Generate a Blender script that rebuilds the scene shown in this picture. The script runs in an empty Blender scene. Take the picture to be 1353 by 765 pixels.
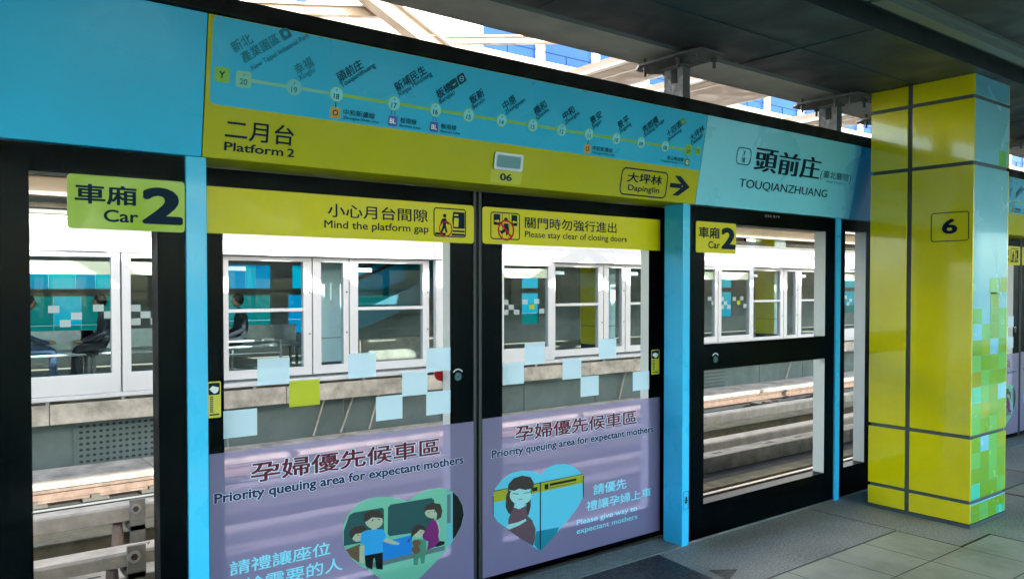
import bpy, math, random
from mathutils import Vector, Matrix
from mathutils.geometry import tessellate_polygon
random.seed(7)
R = math.radians
scene = bpy.context.scene
col = scene.collection
# ------------------------------------------------------------------ camera
cam = bpy.data.cameras.new('camera'); cam_o = bpy.data.objects.new('camera', cam); col.objects.link(cam_o)
cam.sensor_width = 36; cam.lens = 1050 / 1353 * 36; cam.shift_y = 17.8 / 1353
cam.clip_start = .05; cam.clip_end = 3000
cam_o.location = (0, 0, 1.55); cam_o.rotation_euler = (R(90 - 1.2), 0, R(-37.504))
scene.camera = cam_o
# ------------------------------------------------------------------ light
SUN_EL = 33
world = bpy.data.worlds.new('World'); scene.world = world; world.use_nodes = True
wn = world.node_tree; bg = wn.nodes['Background']
sky = wn.nodes.new('ShaderNodeTexSky'); sky.sky_type = 'NISHITA'; sky.sun_disc = False
sky.sun_elevation = R(SUN_EL); sky.sun_rotation = R(180); sky.air_density = 1.0; sky.dust_density = 2.0
wn.links.new(sky.outputs[0], bg.inputs[0]); bg.inputs[1].default_value = .15
sun = bpy.data.lights.new('sun', 'SUN'); sun.energy = 3.0; sun.angle = R(.5); sun.color = (1, .93, .82)
sun_o = bpy.data.objects.new('sun', sun); col.objects.link(sun_o); sun_o.rotation_euler = (R(90 - SUN_EL), 0, R(9))
vs = scene.view_settings; vs.view_transform = 'Standard'; vs.look = 'None'; vs.gamma = 1; vs.exposure = 2.6
scene.display_settings.display_device = 'sRGB'
cy = scene.cycles; cy.use_denoising = True; cy.max_bounces = 10; cy.diffuse_bounces = 5; cy.glossy_bounces = 5
cy.transparent_max_bounces = 24; cy.transmission_bounces = 6; cy.caustics_reflective = False; cy.caustics_refractive = False
cy.sample_clamp_indirect = 6

# ------------------------------------------------------------------ materials
MATS = {}
def principled(name):
    m = bpy.data.materials.new(name); m.use_nodes = True; MATS[name] = m
    return m, m.node_tree, m.node_tree.nodes['Principled BSDF']
def add_noise(nt, b, c, amt, scale, bump, bscale, detail=5):
    tc = nt.nodes.new('ShaderNodeTexCoord')
    if amt:
        n = nt.nodes.new('ShaderNodeTexNoise'); n.inputs['Scale'].default_value = scale; n.inputs['Detail'].default_value = detail
        n.inputs['Roughness'].default_value = .65
        nt.links.new(tc.outputs['Object'], n.inputs['Vector'])
        r = nt.nodes.new('ShaderNodeMapRange'); r.inputs[1].default_value = .3; r.inputs[2].default_value = .7
        r.inputs[3].default_value = 1 - amt; r.inputs[4].default_value = 1 + amt
        nt.links.new(n.outputs[0], r.inputs[0])
        mx = nt.nodes.new('ShaderNodeVectorMath'); mx.operation = 'SCALE'; mx.inputs[0].default_value = c[:3]
        nt.links.new(r.outputs[0], mx.inputs['Scale']); nt.links.new(mx.outputs[0], b.inputs['Base Color'])
    if amt:
        n4 = nt.nodes.new('ShaderNodeTexNoise'); n4.inputs['Scale'].default_value = scale * 2.3; n4.inputs['Detail'].default_value = 7; n4.inputs['Distortion'].default_value = .6
        nt.links.new(tc.outputs['Object'], n4.inputs['Vector']); r4 = nt.nodes.new('ShaderNodeMapRange'); r4.inputs[1].default_value = .35; r4.inputs[2].default_value = .7
        r0 = b.inputs['Roughness'].default_value; r4.inputs[3].default_value = r0 * .8; r4.inputs[4].default_value = min(1, r0 * 1.5); nt.links.new(n4.outputs[0], r4.inputs[0]); nt.links.new(r4.outputs[0], b.inputs['Roughness'])
    if bump:
        n2 = nt.nodes.new('ShaderNodeTexNoise'); n2.inputs['Scale'].default_value = bscale; n2.inputs['Detail'].default_value = 4
        nt.links.new(tc.outputs['Object'], n2.inputs['Vector'])
        bp = nt.nodes.new('ShaderNodeBump'); bp.inputs['Strength'].default_value = bump; bp.inputs['Distance'].default_value = .01
        nt.links.new(n2.outputs[0], bp.inputs['Height']); nt.links.new(bp.outputs[0], b.inputs['Normal'])
def M(name, c, rough=.5, metal=0, spec=.5, amt=0, scale=6, bump=0, bscale=60, coat=0, emit=0):
    m, nt, b = principled(name)
    b.inputs['Base Color'].default_value = (*c, 1); b.inputs['Roughness'].default_value = rough
    b.inputs['Metallic'].default_value = metal; b.inputs['Specular IOR Level'].default_value = spec
    b.inputs['Coat Weight'].default_value = coat; b.inputs['Coat Roughness'].default_value = .06
    if emit: b.inputs['Emission Color'].default_value = (*c, 1); b.inputs['Emission Strength'].default_value = emit
    if amt or bump: add_noise(nt, b, c, amt, scale, bump, bscale)
    return m
def front_fresnel(nt, ior):
    fr = nt.nodes.new('ShaderNodeFresnel'); fr.inputs[0].default_value = ior
    ge = nt.nodes.new('ShaderNodeNewGeometry'); iv = nt.nodes.new('ShaderNodeMath'); iv.operation = 'SUBTRACT'; iv.inputs[0].default_value = 1
    nt.links.new(ge.outputs['Backfacing'], iv.inputs[1])
    ml = nt.nodes.new('ShaderNodeMath'); ml.operation = 'MULTIPLY'; nt.links.new(fr.outputs[0], ml.inputs[0]); nt.links.new(iv.outputs[0], ml.inputs[1])
    return ml.outputs[0]
def film(name, c, opaque, tint=None, rough=.3, transl=.0):
    """printed film on glass: part ink (diffuse / translucent), part clear"""
    m = bpy.data.materials.new(name); m.use_nodes = True; nt = m.node_tree; nt.nodes.clear(); MATS[name] = m
    out = nt.nodes.new('ShaderNodeOutputMaterial')
    d = nt.nodes.new('ShaderNodeBsdfDiffuse'); d.inputs[0].default_value = (*c, 1)
    ink = d.outputs[0]
    if transl:
        tl = nt.nodes.new('ShaderNodeBsdfTranslucent'); tl.inputs[0].default_value = (*c, 1)
        mx = nt.nodes.new('ShaderNodeMixShader'); mx.inputs[0].default_value = transl
        nt.links.new(d.outputs[0], mx.inputs[1]); nt.links.new(tl.outputs[0], mx.inputs[2]); ink = mx.outputs[0]
    t = nt.nodes.new('ShaderNodeBsdfTransparent'); t.inputs[0].default_value = (*(tint or c), 1)
    m1 = nt.nodes.new('ShaderNodeMixShader'); m1.inputs[0].default_value = opaque
    nt.links.new(t.outputs[0], m1.inputs[1]); nt.links.new(ink, m1.inputs[2])
    g = nt.nodes.new('ShaderNodeBsdfGlossy'); g.inputs['Roughness'].default_value = rough
    m2 = nt.nodes.new('ShaderNodeMixShader'); nt.links.new(front_fresnel(nt, 1.35), m2.inputs[0])
    nt.links.new(m1.outputs[0], m2.inputs[1]); nt.links.new(g.outputs[0], m2.inputs[2])
    nt.links.new(m2.outputs[0], out.inputs[0]); return m
def glass(name, tint, ior=1.45, rough=.0):
    m = bpy.data.materials.new(name); m.use_nodes = True; nt = m.node_tree; nt.nodes.clear(); MATS[name] = m
    out = nt.nodes.new('ShaderNodeOutputMaterial')
    t = nt.nodes.new('ShaderNodeBsdfTransparent'); t.inputs[0].default_value = (*tint, 1)
    g = nt.nodes.new('ShaderNodeBsdfGlossy'); g.inputs['Roughness'].default_value = rough
    mx = nt.nodes.new('ShaderNodeMixShader'); nt.links.new(front_fresnel(nt, ior), mx.inputs[0])
    nt.links.new(t.outputs[0], mx.inputs[1]); nt.links.new(g.outputs[0], mx.inputs[2]); nt.links.new(mx.outputs[0], out.inputs[0])
    return m
M('cyan_paint', (.006, .42, .78), .34, spec=.2, amt=.08, scale=1.2, coat=.12, bump=.02, bscale=2.2)
M('route_blue', (.006, .40, .72), .34, spec=.2, coat=.1, amt=.04, scale=1.5)
M('name_pale', (.15, .58, .82), .3, spec=.4, amt=.06, scale=1.4, coat=.15)
M('post_blue', (.03, .48, .84), .3, spec=.25, coat=.15, amt=.04, scale=3)
M('route_green', (.37, .39, .001), .4, spec=.25, amt=.04, scale=2)
M('sign_green', (.27, .43, .02), .4, amt=.04, scale=3)
M('band_green', (.58, .53, .002), .38, spec=.3, amt=.04, scale=3)
M('display_gray', (.09, .24, .29), .25)
M('bal_dark', (.03, .13, .18), .4)
M('olive', (.40, .45, .02), .4)
M('pillar_yellow', (.74, .66, .002), .14, coat=.9, amt=.07, scale=1.6)
M('pillar_blue', (.16, .52, .70), .2, coat=.6, amt=.05, scale=2)
M('joint_dark', (.05, .075, .085), .6)
M('line_green', (.16, .42, .03), .4); M('line_faded', (.12, .45, .36), .4)
M('dot_pale', (.13, .60, .78), .4); M('dot_faded', (.07, .45, .55), .4)
M('navy', (.004, .018, .04), .6, spec=.08); M('ink_navy', (.008, .05, .09), .6, spec=.08); M('ink_faded', (.02, .18, .28), .6, spec=.08)
M('icon_orange', (.42, .27, .03), .4); M('icon_bl', (.012, .07, .45), .4); M('icon_green', (.01, .2, .09), .4); M('icon_teal', (.012, .09, .13), .6, spec=.08)
M('icon_lime', (.12, .38, .02), .4)
M('white', (.75, .8, .8), .45); M('white_frame', (.53, .52, .52), .4, amt=.03, scale=2, bump=.02, bscale=5)
M('reveal_white', (.80, .79, .76), .45, amt=.03, scale=4)
M('black_frit', (.0003, .002, .0035), .3, spec=.04)  # teal tint in the black stands in for reflections
M('black_paint', (.003, .0045, .005), .6, spec=.15, amt=.2, scale=3)
M('rubber', (.008, .014, .02), .5)
M('ceiling', (.03, .04, .044), .45, amt=.12, scale=1.2, bump=.02, bscale=3)
M('ceiling_groove', (.008, .03, .042), .5); M('ceiling_trim', (.13, .17, .16), .4); M('teal_trim', (.03, .12, .13), .4)
M('beam_gray', (.78, .72, .63), .55, amt=.16, scale=2.2, bump=.06, bscale=12)
M('steel_dark', (.13, .135, .13), .5, metal=.3, amt=.2, scale=14); M('bolt', (.08, .085, .085), .5, metal=.5)
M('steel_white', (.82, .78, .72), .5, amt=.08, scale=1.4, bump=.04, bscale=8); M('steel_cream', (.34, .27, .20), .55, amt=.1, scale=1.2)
M('metal', (.35, .38, .40), .35, metal=.9, amt=.1, scale=10)
M('lock_metal', (.05, .13, .15), .3, metal=.6); M('maroon', (.10, .014, .03), .6, spec=.08); M('outline_pale', (.50, .62, .80), .5); M('film_text', (.16, .62, .80), .5); M('navy_text', (.02, .025, .08), .6, spec=.08)
M('red', (.45, .01, .02), .6, spec=.08); M('label_yellow', (.55, .50, .02), .45)
M('concrete_pale', (.36, .315, .26), .85, amt=.45, scale=3.2, bump=.2, bscale=18); M('concrete', (.26, .24, .205), .85, amt=.28, scale=3.5, bump=.25, bscale=22); M('concrete_dark', (.08, .075, .065), .85, amt=.3, scale=2.5, bump=.2, bscale=18)
M('concrete_mossy', (.20, .17, .105), .9, amt=.4, scale=4, bump=.3, bscale=20)
M('bed', (.045, .036, .027), .9, amt=.4, scale=3, bump=.4, bscale=14)
M('rail_rust', (.18, .125, .10), .6, metal=.2, amt=.3, scale=8); M('rail_top', (.5, .47, .44), .3, metal=.9)
M('trough', (.47, .41, .35), .6, amt=.25, scale=5, bump=.05, bscale=20); M('insul', (.42, .30, .25), .6, amt=.2, scale=8)
M('wall_panel', (.10, .135, .13), .6, amt=.15, scale=1.5); M('hole', (.02, .03, .03), .8)
M('opp_wall', (.16, .18, .18), .6, amt=.15, scale=1.5); M('opp_floor', (.30, .29, .25), .6, amt=.15, scale=3)
M('opp_ceiling', (.28, .28, .26), .6, amt=.1, scale=1); M('cream', (.68, .60, .42), .5)
M('screen_blue', (.02, .28, .75), .3, emit=1.2); M('screen_white', (.6, .72, .75), .3, emit=.7)
M('cloth_dark', (.02, .024, .035), .9, amt=.2, scale=12); M('cloth_blue', (.03, .06, .12), .9, amt=.2, scale=12); M('person_skin', (.30, .18, .12), .6); M('person_hair', (.012, .01, .01), .6); M('shoe', (.6, .6, .58), .6)
M('ground', (.09, .10, .09), .9, amt=.3, scale=.05)
M('tower_blue', (.006, .04, .13), .2, spec=.3, amt=.2, scale=.4); M('tower_wall', (.16, .17, .24), .7)
M('metal_sill', (.16, .20, .21), .4, metal=.4, amt=.15, scale=10)
M('far_pale', (.45, .58, .60), .3, coat=.3, amt=.05, scale=2)
M('mat_dark', (.016, .022, .026), .5, amt=.2, scale=20, bump=.05, bscale=160)
for n, c in dict(mint=(.16, .52, .38), mint_dark=(.07, .26, .19), ink_teal=(.02, .09, .10), seat_blue=(.01, .24, .75), grey=(.12, .2, .22), skin=(.45, .52, .40), hair=(.045, .035, .03), bear=(.14, .09, .05), shirt=(.03, .38, .85), dress=(.20, .02, .18), sky_ink=(.10, .58, .80), sky_deep=(.01, .25, .35), pale=(.14, .5, .62), mauve=(.13, .08, .10), pale_skin=(.36, .70, .74), olive=(.36, .40, .02), ink_black=(.003, .006, .008)).items():
    film('picture_' + n, c, .88, tint=(.4, .5, .6), rough=.3, transl=.25)
film('purple_film', (.275, .255, .46), .65, tint=(.86, .76, .92), rough=.3, transl=.25)
film('square_blue', (.56, .77, .90), .88, tint=(.6, .85, 1), rough=.35, transl=.45)
film('square_green', (.45, .52, .02), .93, tint=(.6, .85, .1), rough=.35, transl=.4)
film('square_white', (.42, .50, .49), .9, tint=(.8, .9, .9), rough=.35, transl=.3)
film('cyan_pane', (.02, .58, .62), .5, tint=(.03, .78, .82), rough=.1, transl=.9)
film('teal_pane', (.02, .38, .34), .5, tint=(.03, .55, .48), rough=.1, transl=.9)
film('blue_pane', (.01, .44, .56), .5, tint=(.02, .62, .76), rough=.1, transl=.9)
glass('door_glass', (.92, .945, .94), 1.055); glass('far_glass', (.88, .94, .95), 1.25); glass('rear_glass', (.80, .93, 1.0), 1.2); glass('bal_glass', (.2, .6, .85), 1.4)

def speckle(name, c1, c2, scale, rough):
    m, nt, b = principled(name)
    tc = nt.nodes.new('ShaderNodeTexCoord')
    n = nt.nodes.new('ShaderNodeTexNoise'); n.inputs['Scale'].default_value = scale; n.inputs['Detail'].default_value = 3; n.inputs['Roughness'].default_value = .8
    n3 = nt.nodes.new('ShaderNodeTexNoise'); n3.inputs['Scale'].default_value = 1.3; n3.inputs['Detail'].default_value = 5
    for q in (n, n3): nt.links.new(tc.outputs['Object'], q.inputs['Vector'])
    ad = nt.nodes.new('ShaderNodeMath'); ad.operation = 'MULTIPLY_ADD'; ad.inputs[1].default_value = .45
    nt.links.new(n3.outputs[0], ad.inputs[0]); nt.links.new(n.outputs[0], ad.inputs[2])
    r = nt.nodes.new('ShaderNodeValToRGB'); r.color_ramp.elements[0].position = .52; r.color_ramp.elements[0].color = (*c1, 1)
    r.color_ramp.elements[1].position = .92; r.color_ramp.elements[1].color = (*c2, 1)
    nt.links.new(ad.outputs[0], r.inputs[0]); nt.links.new(r.outputs[0], b.inputs['Base Color'])
    b.inputs['Roughness'].default_value = rough
    bp = nt.nodes.new('ShaderNodeBump'); bp.inputs['Strength'].default_value = .08; bp.inputs['Distance'].default_value = .004
    nt.links.new(n.outputs[0], bp.inputs['Height']); nt.links.new(bp.outputs[0], b.inputs['Normal'])
    return m
def grid(name, base, x0, y0, s, w, joint, rough, var=.08):
    """square tiles with joints, in object coordinates"""
    m, nt, b = principled(name); L = nt.links.new
    tc = nt.nodes.new('ShaderNodeTexCoord'); sp = nt.nodes.new('ShaderNodeSeparateXYZ'); L(tc.outputs['Object'], sp.inputs[0])
    def mth(op, a, bb=None):
        k = nt.nodes.new('ShaderNodeMath'); k.operation = op
        for i, v in enumerate((a, bb)):
            if v is None: continue
            if isinstance(v, (int, float)): k.inputs[i].default_value = v
            else: L(v, k.inputs[i])
        return k.outputs[0]
    ds, fl = [], []
    for ax, o in ((0, x0), (1, y0)):
        u = mth('DIVIDE', mth('SUBTRACT', sp.outputs[ax], o), s)
        f = mth('FRACT', u); fl.append(mth('FLOOR', u)); ds.append(mth('MINIMUM', f, mth('SUBTRACT', 1, f)))
    d = mth('LESS_THAN', mth('MINIMUM', ds[0], ds[1]), w / s / 2)
    cb = nt.nodes.new('ShaderNodeCombineXYZ'); L(fl[0], cb.inputs[0]); L(fl[1], cb.inputs[1])
    wn_ = nt.nodes.new('ShaderNodeTexWhiteNoise'); wn_.noise_dimensions = '3D'; L(cb.outputs[0], wn_.inputs['Vector'])
    ns = nt.nodes.new('ShaderNodeTexNoise'); ns.inputs['Scale'].default_value = 5; ns.inputs['Detail'].default_value = 6; L(tc.outputs['Object'], ns.inputs['Vector'])
    st_ = nt.nodes.new('ShaderNodeTexNoise'); st_.inputs['Scale'].default_value = 2.1; st_.inputs['Detail'].default_value = 9; st_.inputs['Roughness'].default_value = .7; L(tc.outputs['Object'], st_.inputs['Vector'])
    val = mth('ADD', mth('ADD', 1.06 - var * 1.5, mth('MULTIPLY', wn_.outputs['Value'], var)), mth('ADD', mth('MULTIPLY', ns.outputs[0], var * 2), mth('MULTIPLY', mth('MINIMUM', mth('SUBTRACT', st_.outputs[0], .55), 0), 1.6)))
    sc_ = nt.nodes.new('ShaderNodeVectorMath'); sc_.operation = 'SCALE'; sc_.inputs[0].default_value = base; L(val, sc_.inputs['Scale'])
    mx = nt.nodes.new('ShaderNodeMix'); mx.data_type = 'RGBA'; L(d, mx.inputs[0]); L(sc_.outputs[0], mx.inputs[6]); mx.inputs[7].default_value = (*joint, 1)
    L(mx.outputs[2], b.inputs['Base Color']); b.inputs['Roughness'].default_value = rough
    bp = nt.nodes.new('ShaderNodeBump'); bp.inputs['Strength'].default_value = .5; bp.inputs['Distance'].default_value = .004; bp.invert = True
    L(d, bp.inputs['Height']); L(bp.outputs[0], b.inputs['Normal'])
    return m
speckle('granite', (.09, .092, .09), (.42, .42, .41), 70, .55)
grid('floor_tile', (.36, .37, .30), 4.975, 2.092, .395, .007, (.02, .022, .022), .5)

# ------------------------------------------------------------------ mesh helpers
WLOC = {}
class MB:
    def __init__(s): s.v = []; s.f = []; s.m = []
    def face(s, pts, mi=0):
        b = len(s.v); s.v += [tuple(p) for p in pts]; s.f.append(tuple(range(b, b + len(pts)))); s.m.append(mi); return s
    def idx(s, pts, faces, mi=0):
        b = len(s.v); s.v += [tuple(p) for p in pts]
        for f in faces: s.f.append(tuple(b + i for i in f)); s.m.append(mi)
        return s
    def box(s, x0, x1, y0, y1, z0, z1, mi=0):
        p = [(x0, y0, z0), (x1, y0, z0), (x1, y1, z0), (x0, y1, z0), (x0, y0, z1), (x1, y0, z1), (x1, y1, z1), (x0, y1, z1)]
        return s.idx(p, [(0, 3, 2, 1), (4, 5, 6, 7), (0, 1, 5, 4), (1, 2, 6, 5), (2, 3, 7, 6), (3, 0, 4, 7)], mi)
    def ring(s, o, h, y0, y1, mi=0, inner=0, back=None, sides=None):
        """rectangular frame in the xz plane: o, h = (x0, x1, z0, z1) outer and hole"""
        def rect(r, y): return [(r[0], y, r[2]), (r[1], y, r[2]), (r[1], y, r[3]), (r[0], y, r[3])]
        p = rect(o, y0) + rect(h, y0) + rect(o, y1) + rect(h, y1); b = len(s.v); s.v += p
        back = mi if back is None else back
        for i in range(4):
            j = (i + 1) % 4
            for f, k in (((i, j, 4 + j, 4 + i), mi), ((8 + j, 8 + i, 12 + i, 12 + j), back), ((j, i, 8 + i, 8 + j), mi), ((4 + i, 4 + j, 12 + j, 12 + i), inner if sides is None or i in sides else mi)):
                s.f.append(tuple(b + q for q in f)); s.m.append(k)
        return s
    def bar(s, a, b_, w, h, mi=0, up=(0, 0, 1)):
        a = Vector(a); b_ = Vector(b_); d = (b_ - a).normalized(); up = Vector(up)
        if abs(d.dot(up)) > .98: up = Vector((1, 0, 0))
        sx = d.cross(up).normalized() * (w / 2); sz = sx.cross(d).normalized() * (h / 2)
        p = [c + i * sx + j * sz for c in (a, b_) for i, j in ((-1, -1), (1, -1), (1, 1), (-1, 1))]
        return s.idx(p, [(0, 1, 2, 3), (7, 6, 5, 4), (0, 4, 5, 1), (1, 5, 6, 2), (2, 6, 7, 3), (3, 7, 4, 0)], mi)
    def cyl(s, a, b_, r, n=14, mi=0, r2=None):
        a = Vector(a); b_ = Vector(b_); d = (b_ - a).normalized(); up = Vector((0, 0, 1)) if abs(d.z) < .9 else Vector((1, 0, 0))
        u = d.cross(up).normalized(); w = d.cross(u); r2 = r if r2 is None else r2
        p = [c + (u * math.cos(2 * math.pi * i / n) + w * math.sin(2 * math.pi * i / n)) * rr for c, rr in ((a, r), (b_, r2)) for i in range(n)]
        return s.idx(p, [tuple(range(n)), tuple(range(2 * n - 1, n - 1, -1))] + [(i, n + i, n + (i + 1) % n, (i + 1) % n) for i in range(n)], mi)
    def tube(s, pts, r, n=8, mi=0):
        for a, b_ in zip(pts, pts[1:]): s.cyl(a, b_, r, n, mi)
        return s
    def prism(s, prof, x0, x1, mi=0):
        """profile of (y, z) points run along x"""
        n = len(prof); p = [(x0, y, z) for y, z in prof] + [(x1, y, z) for y, z in prof]
        tri = tessellate_polygon([[Vector((y, z, 0)) for y, z in prof]])
        return s.idx(p, [tuple(t) for t in tri] + [tuple(n + i for i in reversed(t)) for t in tri] + [(i, n + i, n + (i + 1) % n, (i + 1) % n) for i in range(n)], mi)
    def build(s, name, mats, parent=None, smooth=False, bevel=0):
        off = WLOC.get(parent.name, Vector((0, 0, 0))) if parent else Vector((0, 0, 0))
        me = bpy.data.meshes.new(name); me.from_pydata([Vector(v) - off for v in s.v], [], s.f)
        if isinstance(mats, str): mats = [mats]
        for k in mats: me.materials.append(MATS[k])
        me.polygons.foreach_set('material_index', s.m)
        if smooth: me.polygons.foreach_set('use_smooth', [True] * len(me.polygons))
        me.update(); o = bpy.data.objects.new(name, me); col.objects.link(o)
        import bmesh
        bm = bmesh.new(); bm.from_mesh(me); bmesh.ops.recalc_face_normals(bm, faces=bm.faces); bm.to_mesh(me); bm.free()
        if parent: o.parent = parent
        WLOC[o.name] = off.copy()
        if bevel:
            k = o.modifiers.new('bevel', 'BEVEL'); k.width = bevel; k.segments = 2; k.limit_method = 'ANGLE'
        return o
def tag(o, label=None, cat=None, group=None, kind=None):
    if label: o['label'] = label
    if cat: o['category'] = cat
    if group: o['group'] = group
    if kind: o['kind'] = kind
    return o
def thing(name, loc, label, cat, group=None):
    o = bpy.data.objects.new(name, None); col.objects.link(o); o.location = loc; o.empty_display_size = .1
    WLOC[o.name] = Vector(loc); return tag(o, label, cat, group)
def copy_tree(o, shift=None, parent=None, label=None, group=None):
    c = o.copy(); col.objects.link(c)
    if parent: c.parent = parent
    if shift is not None: c.location = Vector(o.location) + Vector(shift)
    if label: c['label'] = label
    if group: c['group'] = group
    for ch in list(o.children): copy_tree(ch, parent=c)
    return c
def struct(name, mb, mats, bevel=0):
    return tag(mb.build(name, mats, bevel=bevel), kind='structure')

# ------------------------------------------------------------------ sign planes: (s, t, lift) -> world
K = .184; KH = math.hypot(1, K)
def HD(s, t, o=0): return Vector((s, 3.115 - K / KH * t - o / KH, 2.04 + t / KH - K / KH * o))     # sloping header face
def DR(s, t, o=0): return Vector((s, 3.32 - o, t))                                                # door glass
def FX(s, t, o=0): return Vector((s, 3.122 - o, t))                                               # fixed glass
def PY(s, t, o=0): return Vector((5.403 - o, 2.905 - s, t))                                       # pillar side face
def shape(pl, polys, o=.001, mb=None):
    """polys: list of point lists -> flat sheet on plane"""
    mb = mb or MB()
    for i, p in enumerate(polys):
        tri = tessellate_polygon([[Vector((a, b, 0)) for a, b in p]])
        mb.idx([pl(a, b, o) for a, b in p], [tuple(t) for t in tri])
    return mb
def rr(x0, x1, z0, z1, r, n=5, corners=(1, 1, 1, 1)):
    p = []
    for k, (cx, cz, a0) in enumerate(((x1 - r, z1 - r, 0), (x0 + r, z1 - r, 90), (x0 + r, z0 + r, 180), (x1 - r, z0 + r, 270))):
        if corners[k]: p += [(cx + r * math.cos(R(a0 + 90 * i / n)), cz + r * math.sin(R(a0 + 90 * i / n))) for i in range(n + 1)]
        else: p.append(((x1, z1), (x0, z1), (x0, z0), (x1, z0))[k])
    return p
def circ(x, z, r, n=24, rz=None): return [(x + r * math.cos(2 * math.pi * i / n), z + (rz or r) * math.sin(2 * math.pi * i / n)) for i in range(n)]
def outline(pl, poly, w, o, mb=None):
    """closed line of width w along poly (mitred)"""
    mb = mb or MB(); n = len(poly); P = [Vector(p) for p in poly]; A = []; B = []
    for i in range(n):
        d1 = (P[i] - P[i - 1]).normalized(); d2 = (P[(i + 1) % n] - P[i]).normalized()
        t = d1 + d2; t = t.normalized() if t.length > 1e-6 else d1
        nn = Vector((-t.y, t.x)); k = w / 2 / max(.3, nn.dot(Vector((-d1.y, d1.x))))
        A.append(P[i] + nn * k); B.append(P[i] - nn * k)
    pts = [pl(a.x, a.y, o) for a in A] + [pl(b.x, b.y, o) for b in B]
    return mb.idx(pts, [(i, (i + 1) % n, n + (i + 1) % n, n + i) for i in range(n)])
_tx = {}
def glyphs(text, bold, sx):
    key = (text, bold, sx)
    if key not in _tx:
        c = bpy.data.curves.new('lettering', 'FONT'); c.body = text; c.size = 1; c.offset = bold; c.resolution_u = 4
        o = bpy.data.objects.new('lettering', c); col.objects.link(o)
        bpy.context.view_layer.update()
        me = bpy.data.meshes.new_from_object(o.evaluated_get(bpy.context.evaluated_depsgraph_get()))
        _tx[key] = ([(v.co.x, v.co.y) for v in me.vertices], [tuple(p.vertices) for p in me.polygons])
        bpy.data.objects.remove(o); bpy.data.curves.remove(c); bpy.data.meshes.remove(me)
    return _tx[key]
def text(pl, txt, s, t, w=None, h=.05, mat='navy', parent=None, rot=0, bold=.012, o=.002, cap=None, right=False, center=False, name='lettering', flat=False):
    """w: fitted width; h: cap height for Latin text, full height for Chinese"""
    V, F = glyphs(txt, 0, 1)
    x0 = min(a for a, b in V); x1 = max(a for a, b in V); y0 = min(b for a, b in V); y1 = max(b for a, b in V)
    latin = all(ord(c) < 300 for c in txt)
    if latin: ky = h / .682; yb = 0
    else: ky = h / (y1 - y0); yb = y0
    kx = w / (x1 - x0) if w else ky
    if right: s -= (x1 - x0) * kx
    if center: s -= (x1 - x0) * kx / 2
    ca, sa = math.cos(R(rot)), math.sin(R(rot)); mb = MB()
    nb = 0 if bold <= 0 else (4 if bold < .02 else 8 if bold < .03 else 20)
    for i in range(max(1, nb)):                       # stroke weight: the glyphs laid over each other with small shifts
        dx = bold * math.cos(2 * math.pi * (i + .5) / nb) if nb else 0; dy = 0 if flat or not nb else bold * math.sin(2 * math.pi * (i + .5) / nb)
        mb.idx([pl(s + (a + dx - x0) * kx * ca - (b + dy - yb) * ky * sa, t + (a + dx - x0) * kx * sa + (b + dy - yb) * ky * ca, o + i * 4e-5) for a, b in V], F)
    return mb.build(name, mat, parent)
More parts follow.
